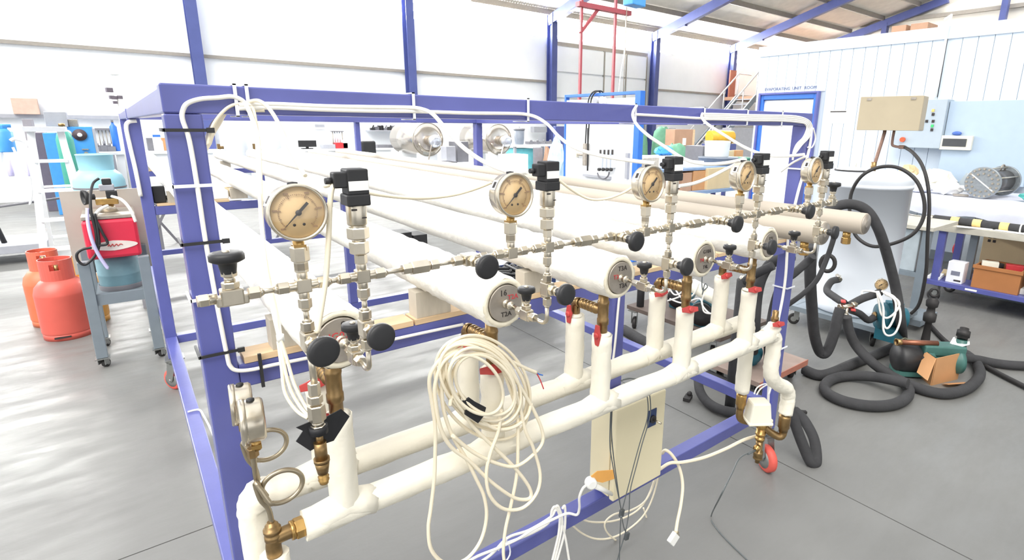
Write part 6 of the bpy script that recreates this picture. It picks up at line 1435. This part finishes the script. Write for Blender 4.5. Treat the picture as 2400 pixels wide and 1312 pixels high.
for k in range(4):
    p_ = at(1410 + 9.3 * k, 372, X=XP - .03)
    fm = part(MB().box((XP - .05, p_.y - .02, p_.z - .11), (XP - .005, p_.y + .02, p_.z + .11)), 'flow_meter', tankm, ip, bevel=.004)
    part(MB().box((XP - .055, p_.y - .016, p_.z + .05), (XP - .049, p_.y + .016, p_.z + .11)), 'meter_cap', ink, fm)
    part(MB().cyl((XP - .05, p_.y, p_.z - .13), (XP - .08, p_.y, p_.z - .13), .02, n=12), 'meter_knob', black, fm)
for (px, py, h) in ((1350, 355, .07), (1373, 362, .14)):
    p_ = at(px, py, X=XP - .03)
    part(MB().box((XP - .06, p_.y - .03, p_.z - h), (XP - .001, p_.y + .03, p_.z + h)), 'valve_block', steel_d if h > .1 else casewhite, ip, bevel=.005)
p_ = at(1355, 362, X=XP - .03); part(MB().cyl((XP - .04, p_.y, p_.z), (XP - .04, p_.y - .18, p_.z), .014, n=10), 'steel_pipe', steel_d, ip)
for o in (0, 6):
    cable(ip, [at(1372 + o, 340, X=XP - .05), at(1374 + o, 300, X=XP - .05), at(1377 + o, 260, X=XP - .05), at(1380 + o, 232, X=XP - .05), at(1390 + o, 216, X=XP - .03), at(1404 + o, 214, X=XP + .05), at(1410 + o, 226, X=XP + .12)], .009, black, 'black_hose')
cable(ip, [at(1377, 400, X=XP - .05), at(1378, 345, X=XP - .05), at(1378, 300, X=XP - .05)], .011, black, 'black_hose')
p_ = at(1400, 236, X=XP - .02); part(MB().lathe((XP - .001, p_.y, p_.z), -ex, [(0, .05), (.05, .05), (.06, .04)], 20), 'round_vent', midgrey, ip)
p_ = at(1414, 236, X=XP - .02); part(MB().lathe((XP - .001, p_.y, p_.z), -ex, [(0, .05), (.05, .05), (.06, .04)], 20), 'round_vent', whiteplastic, ip)
cable(ip, [at(1400, 405, X=XP - .04), at(1405, 415, X=XP - .04), at(1415, 419, X=XP - .04), at(1425, 412, X=XP - .04), at(1428, 403, X=XP - .04)], .01, dimgrey, 'hose_loop')
for k, (px, m_) in enumerate(((1330, redplastic), (1338, brightblue), (1390, reddish), (1362, steel_d))):
    p_ = at(px, 400, X=XP + .25)
    solo(MB().lathe((p_.x, p_.y, 0), ez, [(0, .05), (p_.z + .12, .05), (p_.z + .2, .02)], 16), 'slim_bottle', m_, 'slim upright %s cylinder behind the instrument panel' % ['red', 'blue', 'dark red', 'steel'][k], 'cylinder', group='slim cylinders behind the panel')

# red lifting gantry with blue hoist
ga = thing('lifting_gantry', 'tall red lifting gantry with diagonal braces in front of the sectional door', 'gantry', (at(1400, 200, Y=10).x, 10, 0))
for px0, px1 in ((1361, 1359), (1440, 1436)):
    a, b = at(px0, 40, Y=10), at(px1, 210, Y=10)
    part(MB().box((b.x - .028, 9.972, 0), (b.x + .028, 10.028, a.z + .45)), 'leg', mat('gantry_red', (158, 72, 80), .45, var=.06), ga)
    part(MB().beam((b.x - .25, 9.95, 0), (b.x - .03, 9.97, 2.4), .05, .05), 'brace', mat('gantry_red', (176, 60, 72)), ga)
xl, xr = at(1361, 30, Y=10).x, at(1440, 30, Y=10).x; zt = at(1400, 18, Y=10).z
part(MB().box((xl - .1, 9.93, zt - .05), (xr + .5, 10.07, zt + .05)), 'cross_beam', mat('gantry_red', (176, 60, 72)), ga)
part(MB().beam((xl, 10, zt - .6), (xl + .55, 10, zt), .06, .06), 'brace', mat('gantry_red', (176, 60, 72)), ga)
part(MB().rbox((at(1480, 6, Y=10).x, 9.9, at(1480, 6, Y=10).z), (.5, .3, .2), .1), 'chain_hoist', cyanblue, ga, bevel=.02)
part(MB().cyl((at(1462, 20, Y=10).x, 9.9, at(1470, 20, Y=10).z), (at(1462, 20, Y=10).x, 9.9, 2.0), .012, n=6), 'chain', steel_d, ga)
part(MB().tube(cr([at(1468, 16, Y=10), at(1464, 110, Y=10), at(1455, 170, Y=10), at(1450, 215, Y=10)], 5), .012, 6), 'rope', white_p, ga)

# ================================================================== stored goods between panel and door
sb2 = thing('storage_table', 'two-tier blue-grey storage table with goods left of the blue-framed door', 'table', (7.6, 6, 0))
xa, xb = 6.35, 9.3
tb_m = mat('slate_blue_top', (128, 152, 186), .5, var=.06)
part(MB().box((xa, 5.6, .93), (xb, 6.4, .965)), 'top_shelf', tb_m, sb2)
part(MB().box((xa + .6, 5.5, .55), (xb, 6.4, .60)), 'lower_shelf', tb_m, sb2)
for x in (xa + .03, xb - .03, 7.9):
    for y in (5.63, 6.37): part(MB().box((x - .03, y - .03, 0), (x + .03, y + .03, .93)), 'leg', blue, sb2)
ST = .9655
def shelf_item(name, label, cat, px0, py0, px1, m, Y=5.75, dep=.4, base=ST, group=None): return pbox(name, label, cat, px0, py0, px1, py0 + 12, Y, dep, m, base=base, group=group)
def tub(name, label, px0, px1, py0, m, Y=5.95, base=ST, cat='tub', lid=None):
    xa, xb = at(px0, py0, Y=Y).x, at(px1, py0, Y=Y).x; zt = at((px0 + px1) / 2, py0, Y=Y).z; r = (xb - xa) / 2
    t_ = thing(name, label, cat, ((xa + xb) / 2, Y, base))
    part(MB().lathe(((xa + xb) / 2, Y, base), ez, [(0, r * .88), (.01, r * .92), (zt - base - .02, r * .98), (zt - base - .015, r), (zt - base, r), (zt - base, r * .9)], 26, cap=False), 'body', m, t_)
    part(MB().lathe(((xa + xb) / 2, Y, base), ez, [(zt - base - .002, r * .96), (zt - base + .008, r * .9), (zt - base + .008, 0)], 26, cap=False), 'lid', lid or m, t_)
    return t_
tub('grey_tub', 'slate grey tub on the top of the storage table', 1655, 1710, 368, mat('slate_plastic', (118, 126, 138)))
tub('green_tub', 'green tub right of the grey tub on the storage table', 1708, 1748, 369, mat('green_plastic', (56, 128, 100), .45), Y=5.9)
wbz = at(1680, 368, Y=5.95).z + .01
tub('white_bucket', 'white lidded bucket standing on the grey tub', 1664, 1700, 331, whiteplastic, Y=5.95, base=wbz, cat='bucket')
shelf_item('brown_parcel', 'brown parcel on the lower shelf under the grey tub', 'box', 1660, 393, 1715, carton2, Y=5.55, base=.6005)
shelf_item('tan_parcel', 'tan parcel on the lower shelf left of the brown one', 'box', 1626, 400, 1657, carton, Y=5.6, base=.6005)
shelf_item('wood_scrap_box', 'box of wood offcuts at the left of the lower shelf', 'box', 1600, 405, 1622, brownwood, Y=5.6, base=.6005)
shelf_item('white_wire_reel', 'white coil of wire on the top shelf left of the grey tub', 'reel', 1610, 378, 1650, white_p, Y=5.7)
shelf_item('steel_fixture', 'bright steel fixture at the left end of the storage table', 'fixture', 1508, 370, 1545, steel, Y=5.7)
shelf_item('white_machine', 'white machine under a blue cover on the storage table', 'machine', 1535, 366, 1590, white_p, Y=5.9)
solo(blob((at(1556, 360, Y=6.1).x, 6.1, at(1556, 367, Y=5.9).z + .01), .2, .15, .14, 31), 'blue_cover', mat('bright_blue_cloth', (64, 150, 226), .6), 'bright blue cloth heaped on the white machine', 'cloth')
shelf_item('red_crate', 'red crate with tins at the left of the storage table', 'crate', 1482, 376, 1520, reddish, Y=6.0)
shelf_item('small_carton', 'small carton right of the white bucket', 'box', 1726, 352, 1742, carton, Y=6.2, dep=.12)
shelf_item('flat_boxes', 'flat boxes stacked beside the white bucket', 'box', 1700, 353, 1724, carton2, Y=6.25, dep=.12)
shelf_item('black_cable_heap', 'dark heap of cables left of the white bucket', 'cables', 1648, 342, 1664, dimgrey, Y=6.25)
# far goods
for k, (px0, px1, py0, Y, lab) in enumerate(((1482, 1512, 305, 12.2, 'green tarpaulin draped over goods beside the instrument panel'), (1530, 1570, 298, 12.0, 'green tarpaulin hung in a peak behind the storage table'), (1562, 1606, 338, 9.7, 'low green tarpaulin over goods in front of the brown board'))):
    xa, xb = at(px0, 340, Y=Y).x, at(px1, 340, Y=Y).x; zt = at((px0 + px1) / 2, py0, Y=Y).z
    c_ = ((xa + xb) / 2, Y)
    mb = MB(); n = 14; lv = [(0, 1.0), (.35, .95), (.75, .85), (.93, .7), (1.0, .35)]; rn = random.Random(40 + k)
    for t, s in lv:
        for j in range(n):
            a = 2 * math.pi * j / n
            mb.v.append(V((c_[0] + (xb - xa) / 2 * s * math.cos(a) * rn.uniform(.88, 1.06), c_[1] + .35 * s * math.sin(a) * rn.uniform(.88, 1.06), zt * t * (1 + .03 * rn.uniform(-1, 1)))))
    for i in range(len(lv) - 1):
        for j in range(n): mb.f.append([i * n + j, i * n + (j + 1) % n, (i + 1) * n + (j + 1) % n, (i + 1) * n + j]); mb.sm.append(True); mb.mi.append(0)
    mb.f.append([(len(lv) - 1) * n + j for j in range(n)]); mb.sm.append(False); mb.mi.append(0)
    solo(mb, 'tarpaulin', tarp, lab, 'tarpaulin', group='green tarpaulins')
pl_, xa, xb, zb, zt = pbox('brown_crate_board', 'tall brown plywood crate with a white label behind the storage table', 'crate', 1580, 303, 1622, 380, 10.5, .35, brownwood, base=0)
part(MB().box(((xa + xb) / 2 - .05, 10.49, zt - .45), ((xa + xb) / 2 + .1, 10.499, zt - .25)), 'paper_label', paper, pl_)
part(MB().box((xb, 10.52, 0), (xb + .12, 10.83, zt)), 'pale_side', ply, pl_)
dmy = thing('yellow_drum', 'yellow drum lying on a rack behind the white bucket', 'drum', (at(1670, 322, Y=11.5).x, 11.5, 1.0))
dc = at(1662, 321, Y=11.5)
part(MB().lathe(dc, V((1, -.25, 0)), [(0, .2), (.01, .215), (.5, .215), (.52, .225), (.55, .215), (.95, .215), (.96, .2)], 30), 'shell', mat('yellow_drum_paint', (226, 176, 56), .45), dmy)
part(MB().box((dc.x - .1, 11.1, 0), (dc.x + 1.0, 11.7, dc.z - .22)), 'rack', navy, dmy)
pbox('far_carton', 'carton behind the yellow drum', 'box', 1694, 320, 1722, 350, 11.8, .4, carton2, base=0)
pbox('grey_machine_far', 'grey machine under the mezzanine at the far wall', 'machine', 1712, 300, 1775, 360, 12.3, .4, midgrey, base=0)
pbox('grey_partition', 'pale grey partition below the stair at the far wall', 'partition', 1566, 300, 1582, 360, 12.6, .1, midgrey, base=0)
xf = 16.66
fe = thing('fire_extinguisher', 'small red fire extinguisher on the blue column beyond the tarpaulins', 'fire extinguisher', (xf, 14.75, .95))
part(MB().lathe((xf, 14.755, .95), ez, [(0, .07), (.01, .08), (.4, .08), (.46, .04), (.52, .03)], 18), 'body', redplastic, fe)
part(MB().box((xf - .05, 14.665, .98), (xf + .05, 14.674, 1.15)), 'white_label', whiteplastic, fe)
# stair to the mezzanine
st = thing('steel_stair', 'grey steel stair with handrails rising to the mezzanine at the far right', 'stair', (at(1660, 300, Y=13).x, 13.5, 0))
s0, s1 = V((18.0, 13.2, .6)), V((20.9, 13.2, 2.86))
s0 = s0 + (s0 - s1) * (.6 / 2.26)
for y in (13.2, 14.1): part(MB().beam((s0.x, y, 0), (s1.x, y, s1.z), .06, .22), 'stringer', greypaint, st)
for k in range(14):
    f_k = (k + .5) / 14; p_ = s0 + (s1 - s0) * f_k
    part(MB().box((p_.x - .14, 13.23, p_.z - .02), (p_.x + .14, 14.07, p_.z + .02)), 'tread', midgrey, st)
for y in (13.2, 14.1):
    part(MB().tube([(s0.x, y, .95), (s1.x, y, s1.z + .95), (s1.x + .9, y, s1.z + .95)], .03, 8), 'handrail', mat('pale_handrail', (206, 206, 208), .4), st)
    for k in range(5):
        p_ = s0 + (s1 - s0) * (k / 4)
        part(MB().cyl((p_.x, y, p_.z), (p_.x, y, p_.z + .95), .025, n=8), 'baluster', mat('pale_handrail', (206, 206, 208)), st)
mz = struct(MB().box((21.0, 12.4, 2.76), (26.6, 14.8, 2.9)), 'trim_21', brownwood, 'brown-edged mezzanine floor at the far right corner', 'mezzanine')
solo(MB().box((at(1711, 190, Y=14.6).x, 14.6, 2.9005), (at(1718, 190, Y=14.6).x + .2, 14.66, 4.0)), 'leaning_board', mat('red_brown_panel', (160, 96, 76), .6), 'narrow red-brown board standing on the mezzanine beside the column', 'board')
# items under and on the rig behind the pipes
cr_t = thing('cable_crate', 'dark blue crate full of black cables under the second and third pipes', 'crate', (2.72, 3.95, 0))
part(MB().box((2.45, 3.7, .0), (2.95, 4.3, .02)).box((2.45, 3.7, .02), (2.47, 4.3, .3)).box((2.93, 3.7, .02), (2.95, 4.3, .3)).box((2.47, 3.7, .02), (2.93, 3.72, .3)).box((2.47, 4.28, .02), (2.93, 4.3, .3)), 'crate', mat('navy_crate', (44, 60, 104), .5), cr_t)
rn = random.Random(3)
for k in range(9):
    cable(cr_t, [V((2.7 + rn.uniform(-.2, .2), 4.0 + rn.uniform(-.25, .25), .26 + rn.uniform(-.03, .1))) for _ in range(6)], .014, black, 'cable')
YC_ = at(970, 579, Z=0).y
for k, (px0, px1, py0, py1, Y, m_, lab) in enumerate(((938, 966, 545, 572, YC_, black, 'black case standing on the floor behind the rig, left one'), (970, 1002, 550, 578, YC_, black, 'black case standing on the floor behind the rig, right one'))):
    pbox('black_case', lab, 'case', px0, py0, px1, py1, Y, .3, m_, base=0, group='black cases behind the rig')
ft_ = thing('folding_table', 'pale folding table with crossed grey legs behind the rig', 'table', (.9, 8.6, 0))
part(MB().box((.1, 8.3, .72), (2.0, 9.0, .76)), 'top', wallwhite, ft_)
for x in (.3, 1.8):
    part(MB().beam((x - .2, 8.35, 0), (x + .2, 8.35, .72), .03, .03), 'leg', dimgrey, ft_); part(MB().beam((x + .2, 8.9, 0), (x - .2, 8.9, .72), .03, .03), 'leg', dimgrey, ft_)
    part(MB().box((x - .015, 8.34, 0), (x + .015, 8.37, .72)), 'leg', dimgrey, ft_)
pbox('open_tool_box', 'white box with tangled parts on the middle rail beside the first pipe', 'box', 500, 446, 536, 462, 3.84, .25, white_p, base=1.146)
pbox('tan_rail_box', 'tan carton on the middle rail between the first two pipes', 'box', 538, 444, 566, 462, 3.9, .2, carton2, base=1.146)
pbox('black_rail_box', 'black box on the left end of the middle rail', 'box', 357, 436, 388, 470, 3.84, .22, black, base=1.146)
